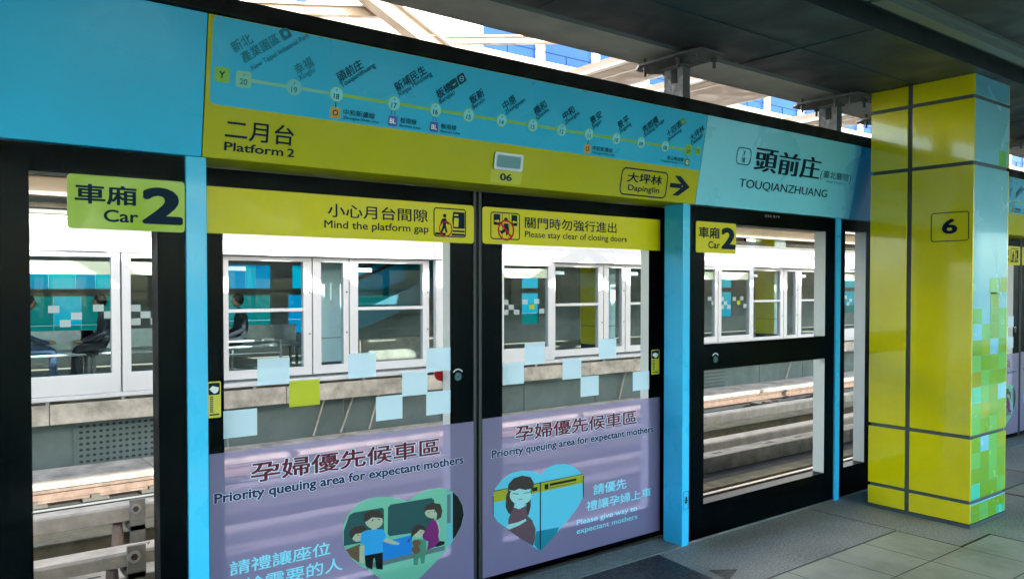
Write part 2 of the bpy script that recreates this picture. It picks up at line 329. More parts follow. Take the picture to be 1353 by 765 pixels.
HEART_L= [('mint',[(1.916,0.519),(1.96,0.544),(2.021,0.557),(2.09,0.555),(2.152,0.537),(2.2,0.499),(2.233,0.446),(2.241,0.397),(2.224,0.346),(2.192,0.298),(2.136,0.242),(2.066,0.189),(1.974,0.13),(1.914,0.086),(1.856,0.041),(1.82,0.108),(1.778,0.168),(1.729,0.211),(1.674,0.254),(1.627,0.295),(1.594,0.339),(1.578,0.379),(1.576,0.422),(1.581,0.47),(1.601,0.51),(1.642,0.546),(1.696,0.565),(1.758,0.565),(1.822,0.554),(1.872,0.538)]),('ink_black',[(2.172,0.522),(2.2,0.498),(2.231,0.446),(2.239,0.398),(2.223,0.346),(2.19,0.298),(2.172,0.285)]),('pale',[(2.135,0.528),(2.171,0.527),(2.17,0.283),(2.135,0.252)]),('grey',[(2.138,0.516),(2.16,0.515),(2.16,0.371),(2.138,0.371)]),('ink_teal',[(1.608,0.505),(1.628,0.514),(1.776,0.512),(1.786,0.502),(1.786,0.366),(1.58,0.37),(1.58,0.44)]),('ink_teal',[(1.807,0.508),(1.822,0.519),(2.047,0.514),(2.063,0.501),(2.062,0.353),(1.814,0.37),(1.805,0.382)]),('seat_blue',[(1.778,0.349),(1.937,0.353),(1.937,0.253),(1.778,0.26)]),('grey',[(1.688,0.264),(1.778,0.262),(2.124,0.263),(2.124,0.241),(1.695,0.237)]),('skin',[(1.679,0.396),(1.677,0.389),(1.673,0.382),(1.666,0.378),(1.658,0.376),(1.649,0.376),(1.64,0.379),(1.632,0.384),(1.625,0.391),(1.621,0.4),(1.62,0.408),(1.621,0.416),(1.625,0.422),(1.632,0.426),(1.64,0.429),(1.649,0.428),(1.658,0.425),(1.667,0.42),(1.673,0.413),(1.677,0.405)]),('hair',[(1.608,0.41),(1.611,0.434),(1.634,0.448),(1.682,0.446),(1.704,0.417),(1.671,0.413),(1.638,0.414),(1.621,0.395)]),('bear',[(1.589,0.352),(1.661,0.363),(1.682,0.284),(1.664,0.272),(1.614,0.313)]),('skin',[(1.78,0.447),(1.777,0.436),(1.771,0.428),(1.76,0.422),(1.747,0.42),(1.733,0.42),(1.719,0.425),(1.707,0.432),(1.697,0.441),(1.69,0.452),(1.688,0.463),(1.69,0.473),(1.697,0.482),(1.707,0.488),(1.719,0.49),(1.734,0.489),(1.748,0.485),(1.761,0.478),(1.771,0.469),(1.777,0.458)]),('hair',[(1.679,0.462),(1.685,0.501),(1.723,0.51),(1.765,0.5),(1.782,0.472),(1.777,0.463),(1.723,0.476),(1.696,0.462)]),('skin',[(1.72,0.429),(1.747,0.426),(1.749,0.411),(1.719,0.414)]),('shirt',[(1.671,0.416),(1.695,0.421),(1.779,0.412),(1.8,0.373),(1.786,0.357),(1.778,0.346),(1.78,0.301),(1.683,0.305),(1.685,0.352),(1.661,0.375)]),('skin',[(1.782,0.358),(1.796,0.364),(1.85,0.338),(1.868,0.328),(1.864,0.319),(1.828,0.329),(1.786,0.349)]),('skin',[(1.658,0.354),(1.683,0.352),(1.682,0.271),(1.657,0.276)]),('ink_black',[(1.685,0.305),(1.778,0.301),(1.778,0.219),(1.744,0.23),(1.736,0.285),(1.729,0.28),(1.722,0.231),(1.688,0.257)]),('skin',[(2.006,0.352),(2.005,0.344),(2.0,0.338),(1.992,0.334),(1.983,0.333),(1.972,0.333),(1.962,0.337),(1.953,0.342),(1.945,0.349),(1.941,0.357),(1.939,0.365),(1.941,0.372),(1.945,0.378),(1.953,0.382),(1.962,0.384),(1.973,0.383),(1.983,0.38),(1.992,0.375),(2.0,0.368),(2.005,0.36)]),('hair',[(1.93,0.361),(1.945,0.391),(1.975,0.398),(2.005,0.383),(2.016,0.358),(1.982,0.371),(1.945,0.349),(1.915,0.322),(1.908,0.327),(1.932,0.341)]),('mint_dark',[(1.937,0.321),(1.975,0.326),(2.012,0.313),(2.02,0.252),(1.945,0.258)]),('bear',[(1.986,0.305),(1.985,0.3),(1.981,0.296),(1.976,0.293),(1.969,0.293),(1.961,0.293),(1.954,0.296),(1.947,0.299),(1.941,0.304),(1.938,0.309),(1.937,0.314),(1.938,0.319),(1.941,0.323),(1.947,0.326),(1.954,0.327),(1.961,0.326),(1.969,0.324),(1.976,0.32),(1.981,0.315),(1.985,0.31)]),('bear',[(1.982,0.273),(1.981,0.266),(1.977,0.261),(1.972,0.258),(1.965,0.256),(1.958,0.257),(1.951,0.259),(1.944,0.264),(1.939,0.269),(1.935,0.276),(1.934,0.282),(1.935,0.289),(1.939,0.294),(1.944,0.297),(1.951,0.299),(1.958,0.298),(1.966,0.296),(1.972,0.292),(1.977,0.286),(1.981,0.279)]),('mint_dark',[(1.945,0.258),(2.012,0.253),(2.005,0.202),(1.986,0.203),(1.982,0.233),(1.971,0.233),(1.967,0.201),(1.944,0.206)]),('skin',[(2.094,0.435),(2.092,0.426),(2.086,0.419),(2.076,0.414),(2.064,0.412),(2.051,0.413),(2.038,0.417),(2.026,0.423),(2.016,0.431),(2.01,0.44),(2.008,0.45),(2.01,0.459),(2.016,0.466),(2.026,0.471),(2.038,0.473),(2.051,0.472),(2.064,0.468),(2.076,0.462),(2.086,0.454),(2.092,0.445)]),('hair',[(2.005,0.45),(2.013,0.483),(2.051,0.49),(2.097,0.476),(2.109,0.44),(2.101,0.408),(2.074,0.4),(2.078,0.432),(2.062,0.455),(2.02,0.459)]),('skin',[(2.062,0.399),(2.086,0.391),(2.097,0.343),(2.089,0.318),(2.075,0.347)]),('dress',[(2.047,0.408),(2.07,0.399),(2.082,0.372),(2.089,0.344),(2.085,0.318),(2.097,0.276),(2.02,0.262),(2.028,0.303),(1.997,0.322),(1.994,0.342),(2.02,0.37)]),('ink_black',[(2.066,0.276),(2.097,0.293),(2.122,0.285),(2.12,0.271),(2.074,0.267)]),('hair',[(1.729,0.461),(1.728,0.458),(1.725,0.458),(1.722,0.459),(1.721,0.462),(1.722,0.465),(1.725,0.465),(1.728,0.464)]),('hair',[(1.762,0.459),(1.761,0.457),(1.758,0.456),(1.755,0.458),(1.754,0.461),(1.755,0.463),(1.758,0.464),(1.761,0.462)]),('hair',[(1.654,0.406),(1.653,0.404),(1.651,0.404),(1.649,0.405),(1.648,0.407),(1.649,0.409),(1.651,0.41),(1.654,0.408)]),('hair',[(2.033,0.446),(2.032,0.443),(2.029,0.443),(2.027,0.444),(2.026,0.447),(2.027,0.449),(2.029,0.449),(2.032,0.448)]),('hair',[(2.067,0.444),(2.066,0.441),(2.063,0.441),(2.06,0.442),(2.059,0.445),(2.061,0.447),(2.063,0.448),(2.066,0.446)]),('hair',[(1.964,0.36),(1.963,0.358),(1.961,0.358),(1.959,0.359),(1.958,0.361),(1.959,0.363),(1.961,0.363),(1.963,0.362)]),('hair',[(1.987,0.358),(1.986,0.356),(1.984,0.356),(1.982,0.357),(1.981,0.359),(1.982,0.361),(1.984,0.361),(1.986,0.36)])]
HEART_R= [('sky_ink',[(2.746,0.526),(2.782,0.556),(2.843,0.568),(2.922,0.561),(2.992,0.535),(3.041,0.491),(3.06,0.444),(3.06,0.362),(3.014,0.304),(2.95,0.25),(2.875,0.2),(2.803,0.15),(2.752,0.113),(2.731,0.115),(2.681,0.15),(2.602,0.205),(2.516,0.275),(2.45,0.324),(2.42,0.367),(2.42,0.457),(2.436,0.5),(2.478,0.538),(2.535,0.564),(2.612,0.569),(2.681,0.555),(2.721,0.538)]),('sky_deep',[(2.696,0.155),(2.711,0.223),(2.875,0.216),(2.86,0.188),(2.803,0.15),(2.752,0.113),(2.731,0.115)]),('olive',[(2.426,0.485),(2.516,0.486),(2.516,0.427),(2.424,0.429)]),('olive',[(2.671,0.483),(3.058,0.485),(3.058,0.436),(2.671,0.432)]),('ink_black',[(2.736,0.488),(2.744,0.489),(2.744,0.122),(2.736,0.122)]),('ink_black',[(2.42,0.461),(2.425,0.462),(2.425,0.358),(2.42,0.364)]),('ink_black',[(3.052,0.478),(3.06,0.478),(3.06,0.358),(3.053,0.348)]),('ink_black',[(2.426,0.489),(2.516,0.49),(2.516,0.486),(2.426,0.485)]),('ink_black',[(2.681,0.485),(3.058,0.488),(3.058,0.485),(2.681,0.481)]),('ink_black',[(2.769,0.47),(2.797,0.47),(2.797,0.442),(2.769,0.442)]),('ink_black',[(2.807,0.47),(3.003,0.47),(3.003,0.457),(2.807,0.456)]),('ink_black',[(2.807,0.447),(3.003,0.447),(3.003,0.445),(2.807,0.444)]),('ink_black',[(2.686,0.465),(2.719,0.465),(2.719,0.444),(2.686,0.444)]),('hair',[(2.506,0.447),(2.521,0.479),(2.554,0.458),(2.559,0.397),(2.549,0.337),(2.521,0.357),(2.502,0.391)]),('hair',[(2.647,0.436),(2.681,0.454),(2.673,0.424),(2.671,0.362),(2.656,0.322),(2.637,0.329)]),('pale_skin',[(2.677,0.423),(2.673,0.41),(2.663,0.398),(2.646,0.391),(2.625,0.388),(2.602,0.389),(2.58,0.395),(2.559,0.405),(2.543,0.418),(2.533,0.433),(2.529,0.447),(2.533,0.461),(2.543,0.472),(2.559,0.479),(2.58,0.483),(2.602,0.482),(2.625,0.476),(2.646,0.466),(2.663,0.453),(2.673,0.438)]),('hair',[(2.514,0.476),(2.521,0.509),(2.554,0.535),(2.612,0.542),(2.671,0.525),(2.693,0.491),(2.689,0.439),(2.671,0.463),(2.636,0.461),(2.593,0.475),(2.559,0.469),(2.53,0.479)]),('pale_skin',[(2.578,0.405),(2.627,0.401),(2.632,0.369),(2.593,0.366),(2.559,0.381)]),('mauve',[(2.554,0.382),(2.593,0.365),(2.637,0.376),(2.651,0.319),(2.681,0.291),(2.706,0.239),(2.701,0.185),(2.686,0.149),(2.602,0.205),(2.516,0.271),(2.521,0.327)]),('pale_skin',[(2.506,0.284),(2.516,0.297),(2.583,0.297),(2.637,0.306),(2.641,0.294),(2.593,0.279),(2.525,0.269)]),('ink_black',[(2.549,0.458),(2.588,0.449),(2.588,0.445),(2.549,0.454)]),('ink_black',[(2.624,0.447),(2.663,0.446),(2.663,0.442),(2.624,0.444)]),('ink_black',[(2.588,0.419),(2.614,0.417),(2.614,0.414),(2.588,0.416)])]
# ================================================================== SETTING
struct('ground', MB().box(-400, 500, -400, 700, -9.2, -9), 'ground')
struct('track_bed', MB().box(-12, 60, 3.36, 12.78, -1.6, -1.15), 'bed')
struct('platform_floor', MB().box(-8, 32, -1.75, 3.30, -1.6, 0), 'granite')
fl = MB()
fl.box(-8, 4.972, -1.6, 2.482, .0, .004).box(4.972, 5.372, -1.6, 2.09, .0, .004).box(6.55, 11.8, -1.6, 2.482, .0, .004).box(5.372, 6.55, -1.6, 1.3, .0, .004).box(12.6, 32, -1.6, 2.482, .0, .004)
struct('floor_tiling', fl, 'floor_tile')
# dark joints round the tiled fields
jt = MB()
for a, b_, c, d in ((-8, 4.972, 2.482, 2.498), (4.972, 4.988, 2.106, 2.498), (4.988, 5.372, 2.09, 2.106), (5.372, 5.386, 1.3, 2.106), (6.536, 6.55, 1.3, 2.498), (6.55, 11.8, 2.482, 2.498), (12.6, 32, 2.482, 2.498)):
    jt.box(a, b_, c, d, .0, .003)
for x in (7.42, 9.0): jt.box(x, x + .003, 2.5, 3.1, 0, .002)
for x in (5.0,): jt.box(x, x + .004, 2.5, 3.1, 0, .002)
struct('floor_joint', jt, 'rubber')
tag(shape(lambda a, b, o: Vector((a, b, o)), [[(.95, 3.10), (3.446, 3.10), (3.39, 2.66), (.95, 2.66)]], .003).build('floor_marking', 'mat_dark'), kind='structure')
tag(shape(lambda a, b, o: Vector((a, b, o)), [[(3.474, 2.77), (3.615, 2.677), (3.43, 2.60)]], .003).build('floor_marking', 'mat_dark'), kind='structure')
# ceiling of our platform: panel by the tracks, dark groove, light strip, main field
cl = MB().box(-8, 32, 2.165, 3.02, 2.90, 3.06)
struct('ceiling', cl, 'ceiling')
struct('ceiling_groove', MB().box(-8, 32, 1.97, 2.165, 3.0, 3.06), 'ceiling_groove')
cs = MB()
for k in range(-3, 14):
    x0 = 6.05 + 2.4 * k; cs.box(x0, x0 + 2.36, 1.90, 1.97, 2.885, 3.05).box(x0, x0 + 2.36, 1.86, 1.90, 2.91, 3.05)
struct('ceiling_trim', cs, 'ceiling_trim')
struct('ceiling', MB().box(-8, 32, 1.62, 1.86, 2.93, 3.05).box(-8, 32, -4.2, 1.62, 2.90, 3.05), 'ceiling')
cj = MB()
for x in range(-6, 30):
    cj.box(x * 1.6 + 4.06, x * 1.6 + 4.068, 2.17, 3.015, 2.897, 2.902)
cj.box(-8, 32, 2.60, 2.606, 2.897, 2.9015)
struct('ceiling_joint', cj, 'ceiling_groove')
struct('ceiling_edge', MB().box(-8, 32, 3.02, 3.105, 2.915, 3.06), 'teal_trim')
b = MB().prism([(3.108, 2.92), (3.44, 2.92), (3.44, 2.945), (3.29, 2.945), (3.29, 3.3), (3.26, 3.3), (3.26, 2.945), (3.108, 2.945)], -8, 32)
tag(b.build('roof_beam', 'beam_gray'), 'long grey steel roof beam running above the sign band', 'beam')
struct('roof', MB().box(-8, 32, -4.2, 3.6, 3.32, 3.5), 'beam_gray')

# rear side of our platform: low wall and blue glazing, seen only as reflections in the black glass
rw = thing('rear_window_wall', (0, -1.7, 0), 'blue glazed rear wall of the platform, opposite the screen doors', 'window wall')
MB().box(-8, 32, -1.74, -1.6, 0, .35).build('wall', 'opp_wall', rw)
for k in range(14):
    x = -8 + 2.85 * k
    f = MB().ring((x, x + 2.85, .35, 2.9), (x + .09, x + 2.76, .5, 2.8), -1.72, -1.62).build('window', 'opp_wall', rw)
    MB().box(x + .09, x + 2.76, -1.68, -1.67, .5, 2.8).build('pane', 'rear_glass', f)
    MB().box(x + .09, x + 2.76, -1.70, -1.64, 1.36, 1.42).build('bar', 'opp_wall', f)

# ================================================================== SIGN BAND
def band_prof(): return [tuple(HD(0, 0))[1:], tuple(HD(0, .524))[1:], (3.45, 2.556), (3.45, 2.04), (3.30, 2.04)]
GB = 'panels of the sloping sign band above the screen doors'
def band_body(parent, x0, x1, mat): return MB().prism(band_prof(), x0, x1).build('panel', mat, parent, bevel=.003)

# --- route map panel
rp = thing('route_map_sign', (.91, 3.115, 2.04), 'green and blue route map sign with station names and Platform 2', 'sign', GB)
band_body(rp, .910, 3.769, 'route_green')
shape(HD, [rr(.926, 3.766, .2, .521, .022, corners=(0, 1, 1, 0))], .001).build('map_field', 'route_blue', rp)
ST = [1.049, 1.251, 1.433, 1.702, 1.913, 2.093, 2.284, 2.475, 2.664, 2.853, 3.053, 3.244, 3.440, 3.642]
NO = ['20', '19', '18', '17', '16', '15', '14', '13', '12', '11', '10', '09', '08', '07']
NM = [None, ('幸福', 'Xingfu'), ('頭前庄', 'Touqianzhuang'), ('新埔民生', 'Xinpu Minsheng'), ('板橋', 'Banqiao'), ('板新', 'Banxin'), ('中原', 'Zhongyuan'), ('橋和', 'Qiaohe'), ('中和', 'Zhonghe'), ('景安', 'Jingan'), ('景平', 'Jingping'), ('秀朗橋', 'Xiulang Bridge'), ('十四張', 'Shisizhang'), ('大坪林', 'Dapinglin')]
ZT = .307
shape(HD, [[(1.049, ZT - .006), (1.433, ZT - .006), (1.433, ZT + .006), (1.049, ZT + .006)]], .002).build('route_line', 'line_faded', rp)
shape(HD, [[(1.433, ZT - .0062), (3.642, ZT - .0062), (3.642, ZT + .0062), (1.433, ZT + .0062)]], .002).build('route_line', 'line_green', rp)
for i, (s, n) in enumerate(zip(ST, NO)):
    if i in (0, 13): d = shape(HD, [rr(s - .03, s + .03, ZT - .031, ZT + .031, .012)], .0025).build('station_dot', 'line_faded' if i == 0 else 'icon_lime', rp)
    else:
        d = shape(HD, [circ(s, ZT, .031)], .0025).build('station_dot', 'line_faded' if i < 2 else 'line_green', rp)
        shape(HD, [circ(s, ZT, .028)], .003).build('dot_face', 'dot_faded' if i < 2 else 'dot_pale', d)
    km = 'ink_faded' if i < 2 else 'ink_navy'
    text(HD, n, s, ZT - .019, h=.021, mat=km, parent=d, o=.0035, center=True, bold=.02)
    text(HD, 'Y', s, ZT + .011, h=.010, mat=km, parent=d, o=.0035, center=True, bold=.02)
    if NM[i]:
        text(HD, NM[i][0], s + .012, ZT + .048, h=.041, mat='ink_faded' if i < 2 else 'navy', parent=rp, rot=37, bold=.014, o=.003)
        text(HD, NM[i][1], s + .022, ZT + .029, h=.0205, mat='ink_faded' if i < 2 else 'ink_navy', parent=rp, rot=37, bold=.010, o=.003)
text(HD, '新北', 1.012, .398, h=.041, mat='ink_faded', parent=rp, rot=37, bold=.014, o=.003)
text(HD, '產業園區', 1.05, .366, h=.041, mat='ink_faded', parent=rp, rot=37, bold=.014, o=.003)
text(HD, 'New Taipei Industrial Park', 1.082, .345, w=.275, h=.0195, mat='ink_faded', parent=rp, rot=37, bold=.008, o=.003)
def icon(s, t, r, mat, txt=None, tm='navy', h=.026, rot=0, sub=None):
    ca, sa = math.cos(R(rot)), math.sin(R(rot)); P = [(s + a * ca - b * sa, t + a * sa + b * ca) for a, b in rr(-r, r, -r, r, r * .35)]
    k = shape(HD, [P], .003).build('line_badge', mat, rp)
    if txt: text(HD, txt, s, t - h / 2, h=h, mat=tm, parent=k, o=.004, center=True, bold=.02)
    return k
icon(.967, .312, .028, 'icon_lime', 'Y', h=.024); icon(3.724, .309, .022, 'icon_lime', 'Y', h=.02)
for s, a, b_ in ((1.433, '中和新蘆線', 'Zhonghe-Xinlu Line'), (2.853, '中和新蘆線', 'Zhonghe-Xinlu Line')):
    shape(HD, [[(s - .002, .25), (s + .002, .25), (s + .002, ZT - .032), (s - .002, ZT - .032)]], .002).build('transfer_line', 'navy', rp)
    icon(s, .232, .022, 'icon_orange', 'O', h=.022)
    text(HD, a, s + .036, .229, w=.146, h=.024, mat='ink_navy', parent=rp, o=.003, bold=.012)
    text(HD, b_, s + .036, .213, w=.166, h=.011, mat='ink_navy', parent=rp, o=.003, bold=.01)
for s in (1.702, 1.913):
    for q in range(4):
        for e in (-.008, .008): shape(HD, [circ(s + e, .262 + .009 * q, .0028, 8)], .002).build('transfer_dot', 'navy', rp)
    icon(s, .232, .0225, 'icon_bl', 'BL', 'white', .02)
    text(HD, '板南線', s + .036, .229, w=.083, h=.024, mat='ink_navy', parent=rp, o=.003, bold=.012)
    text(HD, 'Bannan Line', s + .036, .213, w=.106, h=.011, mat='ink_navy', parent=rp, o=.003, bold=.01)
shape(HD, [[(3.640, .25), (3.644, .25), (3.644, ZT - .032), (3.640, ZT - .032)]], .002).build('transfer_line', 'icon_green', rp)
icon(3.642, .236, .021, 'icon_green', 'G', 'white', .02)
text(HD, '松山新店線', 3.61, .236, w=.14, h=.024, mat='ink_navy', parent=rp, o=.003, bold=.012, right=True)
text(HD, 'Songshan-Xindian Line', 3.61, .221, w=.19, h=.010, mat='ink_navy', parent=rp, o=.003, bold=.01, right=True)
# small transfer pictograms beside names
a37 = R(37); ux, uz = math.cos(a37), math.sin(a37)
def along(s0, t0, d, e=.02): return s0 + .012 + d * ux - e * uz, t0 + .048 + d * uz + e * ux
q = (1.05 - .012 + .205 * ux - .02 * uz, .366 + .205 * uz + .02 * ux); k = icon(q[0] + .012, q[1], .021, 'ink_faded', rot=37)
shape(HD, [rr(q[0] + .004, q[0] + .020, q[1] - .008, q[1] + .008, .004)], .004).build('train_mark', 'route_blue', k)
p = along(1.913, ZT, .105); k = icon(*p, .021, 'icon_teal', rot=37)
shape(HD, [[(p[0] - .011, p[1] - .010), (p[0] + .002, p[1] - .006), (p[0] + .010, p[1] + .010), (p[0] + .003, p[1] + .003)]], .004).build('train_mark', 'dot_pale', k)
p = along(1.913, ZT, .152); k = icon(*p, .021, 'ink_navy', rot=37)
outline(HD, circ(*p, .011, 16), .003, .004).build('rail_mark', 'dot_pale', k)
shape(HD, [[(p[0] - .008, p[1] - .0015), (p[0] + .008, p[1] - .0015), (p[0] + .008, p[1] + .0015), (p[0] - .008, p[1] + .0015)]], .004).build('rail_mark', 'dot_pale', k)
p = along(3.440, ZT, .147); k = icon(*p, .020, 'icon_green', rot=37)
shape(HD, [circ(*p, .007, 12)], .004).build('line_mark', 'icon_lime', k)
text(HD, '二月台', .990, .078, w=.272, h=.077, parent=rp, bold=.016)
text(HD, 'Platform', .990, .034, w=.232, h=.031, parent=rp, bold=.022); text(HD, '2', 1.240, .034, w=.028, h=.031, parent=rp, bold=.022)
# door number plate with its little display window
pl_ = MB(); pl_.idx([HD(a, b, o) for o in (0, .008) for a, b in rr(2.262, 2.436, .0755, .158, .012)], [])
n = 24; prm = rr(2.262, 2.436, .0755, .158, .012); n = len(prm)
mbx = MB().idx([HD(a, b, .001) for a, b in prm] + [HD(a, b, .009) for a, b in prm], [(i, (i + 1) % n, n + (i + 1) % n, n + i) for i in range(n)] + [tuple(range(n, 2 * n))])
dw = mbx.build('indicator_box', 'metal', rp)
shape(HD, [rr(2.277, 2.421, .088, .146, .006)], .0105).build('indicator_glass', 'display_gray', dw)
shape(HD, [[(2.255, .012), (2.443, .012), (2.443, .073), (2.255, .073)]], .0012).build('number_plate', 'olive', rp)
text(HD, '06', 2.312, .027, w=.068, h=.031, parent=rp, bold=.03)
outline(HD, rr(3.130, 3.500, .018, .161, .03), .008, .0015).build('frame_line', 'navy', rp)
text(HD, '大坪林', 3.176, .088, w=.277, h=.052, parent=rp, bold=.022)
text(HD, 'Dapinglin', 3.190, .043, w=.252, h=.030, parent=rp, bold=.014)
ac = [(3.526, .0815), (3.632, .0815), (3.562, .150), (3.614, .150), (3.697, .0965), (3.614, .041), (3.562, .041), (3.632, .0995), (3.526, .0995)]
shape(HD, [[(3.526, .083), (3.63, .083), (3.63, .109), (3.526, .109)]], .0015).build('arrow', 'navy', rp)
shape(HD, [[(3.556, .153), (3.609, .153), (3.700, .096), (3.609, .039), (3.556, .039), (3.640, .096)]], .0016).build('arrow_head', 'navy', rp)

# --- station name panel
npn = thing('station_name_sign', (3.773, 3.115, 2.04), 'pale blue station name sign reading TOUQIANZHUANG in dark serif letters', 'sign', GB)
band_body(npn, 3.773, 5.492, 'name_pale')
outline(HD, rr(4.092, 4.232, .272, .372, .03), .006, .0015).build('badge_frame', 'ink_navy', npn)
text(HD, 'Y', 4.162, .327, h=.028, mat='ink_navy', parent=npn, center=True, bold=.02)
text(HD, '18', 4.162, .286, h=.028, mat='ink_navy', parent=npn, center=True, bold=.02)
for i, c in enumerate('頭前庄'): text(HD, c, 4.284 + .25 * i, .245, w=.225, h=.145, mat='navy', parent=npn, bold=.034, flat=True)
text(HD, 'TOUQIANZHUANG', 4.157, .134, w=.992, h=.051, mat='navy', parent=npn, bold=.012, flat=True)
text(HD, '(', 5.03, .262, w=.022, h=.052, mat='ink_navy', parent=npn, bold=-.01)
text(HD, '臺北醫院', 5.064, .266, w=.325, h=.049, mat='ink_navy', parent=npn, bold=.008)
text(HD, ')', 5.40, .262, w=.022, h=.052, mat='ink_navy', parent=npn, bold=-.01)
text(HD, 'Taipei Hospital', 5.098, .238, w=.25, h=.016, mat='ink_faded', parent=npn, bold=.004)

# --- plain panel left, and the further panels of the band behind the pillar
bp_ = thing('blank_signboard', (-1.35, 3.115, 2.04), 'plain blue band panel left of the route map, big and blank', 'panel', GB)
band_body(bp_, -1.35, .906, 'cyan_paint')
b2 = copy_tree(bp_, (6.85, 0, 0), label='plain blue band panel running behind the yellow pillar, right of the station name')
rp2 = copy_tree(rp, (6.85, 0, 0), label='route map sign farther along the platform, half hidden behind the pillar')
np2 = copy_tree(npn, (-6.85, 0, 0), label='station name panel beyond the left end of the picture')
tag(MB().box(-3, 20, 3.0, 3.44, 2.5575, 2.622).build('cover_rail', 'black_paint', bevel=.004), 'long black cover rail along the top of the sign band', 'rail')
# ------------------------------------------------------------------ posts
GP = 'blue posts between the screen doors'
def post(x0, x1, label):
    p = thing('door_post', (x0, 3.115, 0), label, 'post', GP)
    MB().box(x0, x1, 3.115, 3.262, 0, 2.039).build('column', 'post_blue', p, bevel=.003); return p
p1 = post(.849, .925, 'light blue post at the left, between green Car 2 sign and door')
p2 = post(3.667, 3.729, 'light blue post right of the double door, small emblem near its foot')
lb = outline(FX, rr(3.677, 3.722, .222, .326, .006, corners=(0, 1, 1, 0)), .0025, .0085).build('emblem', 'navy', p2)
shape(FX, [circ(3.702, .285, .008, 12), circ(3.700, .262, .009, 12), [(3.690, .270), (3.716, .270), (3.716, .277), (3.690, .277)], [(3.698, .25), (3.704, .25), (3.704, .297), (3.698, .297)]], .009).build('emblem', 'navy', p2)
p3 = post(5.331, 5.391, 'thin light blue post between black panel and yellow pillar')
post(7.70, 7.775, 'light blue post farther along, hidden behind the yellow pillar'); post(10.517, 10.579, 'farthest light blue post down the platform'); post(-1.52, -1.46, 'light blue post beyond the left end of the picture')

# ------------------------------------------------------------------ hangers
GH = 'hanger brackets holding the sign band to the roof beam'
def hanger(x, label):
    h = thing('hanger_bracket', (x, 3.115, 2.62), label, 'bracket', GH)
    m = MB(); m.box(x, x + .006, 3.118, 3.262, 2.62, 2.845); m.box(x + .058, x + .064, 3.118, 3.262, 2.62, 2.845); m.box(x + .006, x + .058, 3.118, 3.124, 2.62, 2.845); m.box(x + .006, x + .058, 3.256, 3.262, 2.62, 2.76)
    m.build('upright', 'steel_dark', h)
    s = MB(); s.box(x - .004, x - .001, 3.165, 3.205, 2.755, 2.838); s.build('slot', 'hole', h)
    MB().box(x - .012, x + .076, 3.10, 3.28, 2.846, 2.856).build('top_plate', 'steel_dark', h, bevel=.002)
    g = MB(); pts = [(x - .10, 2.90), (x + .12, 2.90), (x + .14, 3.0), (x + .14, 3.36), (x + .08, 3.44), (x - .06, 3.44), (x - .12, 3.36), (x - .12, 3.0)]
    nn = len(pts); g.idx([(a, b, 2.872) for a, b in pts] + [(a, b, 2.886) for a, b in pts], [tuple(range(nn)), tuple(range(2 * nn - 1, nn - 1, -1))] + [(i, (i + 1) % nn, nn + (i + 1) % nn, nn + i) for i in range(nn)])
    g.build('plate', 'steel_dark', h)
    for a, b in ((-.085, 2.97), (.10, 2.97), (-.085, 3.08), (.10, 3.34), (-.085, 3.34), (.10, 3.20), (.03, 3.15)):
        if (a, b) == (.03, 3.15): MB().cyl((x + a, b, 2.856), (x + a, b, 2.872), .02, 6).build('bolt', 'bolt', h); continue
        MB().cyl((x + a, b, 2.815), (x + a, b, 2.92), .009, 8).cyl((x + a, b, 2.852), (x + a, b, 2.871), .018, 6).build('bolt', 'bolt', h)
    return h
hg = hanger(3.660, 'steel hanger bracket above the right end of the route map')
copy_tree(hg, (1.665, 0, 0), label='steel hanger bracket above the TOUQIANZHUANG letters')
copy_tree(hg, (2.56, 0, 0), label='steel hanger bracket just left of the yellow pillar top')
copy_tree(hg, (4.6, 0, 0), label='steel hanger bracket farther along behind the pillar')
# ================================================================== SCREEN DOORS
GD = 'sliding leaves of the platform screen doors'
def offs(pl, y0): return lambda s, t, o=0: pl(s, t, o)
def film_box(pl, poly, o, th=.0008):
    n = len(poly)
    return MB().idx([pl(a, b, o) for a, b in poly], [tuple(tt) for tt in tessellate_polygon([[Vector((a, b, 0)) for a, b in poly]])])
def leaf(x0, x1, hole, label):
    d = thing('sliding_door', ((x0 + x1) / 2, 3.32, 0), label, 'door', GD)
    MB().box(x0, x1, 3.320, 3.324, .011, 2.032).build('glass', 'door_glass', d)
    MB().ring((x0, x1, .011, 2.032), hole, 3.326, 3.392, 0, 1, sides=(0, 1)).build('frame', ['black_frit', 'reveal_white'], d)
    return d
LD = leaf(.935, 2.301, (1.051, 2.163, .203, 1.93), 'left sliding door leaf with family picture on its purple film')
RD = leaf(2.353, 3.80, (2.488, 3.600, .203, 1.93), 'right sliding door leaf with long haired woman picture on its purple film')
MB().box(2.301, 2.320, 3.318, 3.39, .011, 2.032).build('rubber_edge', 'rubber', LD, bevel=.004)
MB().box(2.334, 2.353, 3.318, 3.39, .011, 2.032).build('rubber_edge', 'rubber', RD, bevel=.004)
def decal(name, parent, poly, mat, o): return shape(DR, [poly], o).build(name, mat, parent)
decal('header_band', LD, rr(.985, 2.303, 1.766, 1.957, .016, corners=(1, 0, 0, 1)), 'band_green', .0015)
decal('header_band', RD, rr(2.356, 3.692, 1.768, 1.957, .016, corners=(0, 1, 1, 0)), 'band_green', .0015)
text(DR, '小心月台間隙', 1.511, 1.860, w=.519, h=.060, parent=LD, bold=.016, o=.0025)
text(DR, 'Mind the platform gap', 1.494, 1.811, w=.54, h=.033, parent=LD, bold=.016, o=.0025)
text(DR, '關門時勿強行進出', 2.633, 1.859, w=.682, h=.060, parent=RD, bold=.016, o=.0025)
text(DR, 'Please stay clear of closing doors', 2.633, 1.812, w=.768, h=.032, parent=RD, bold=.012, o=.0025)
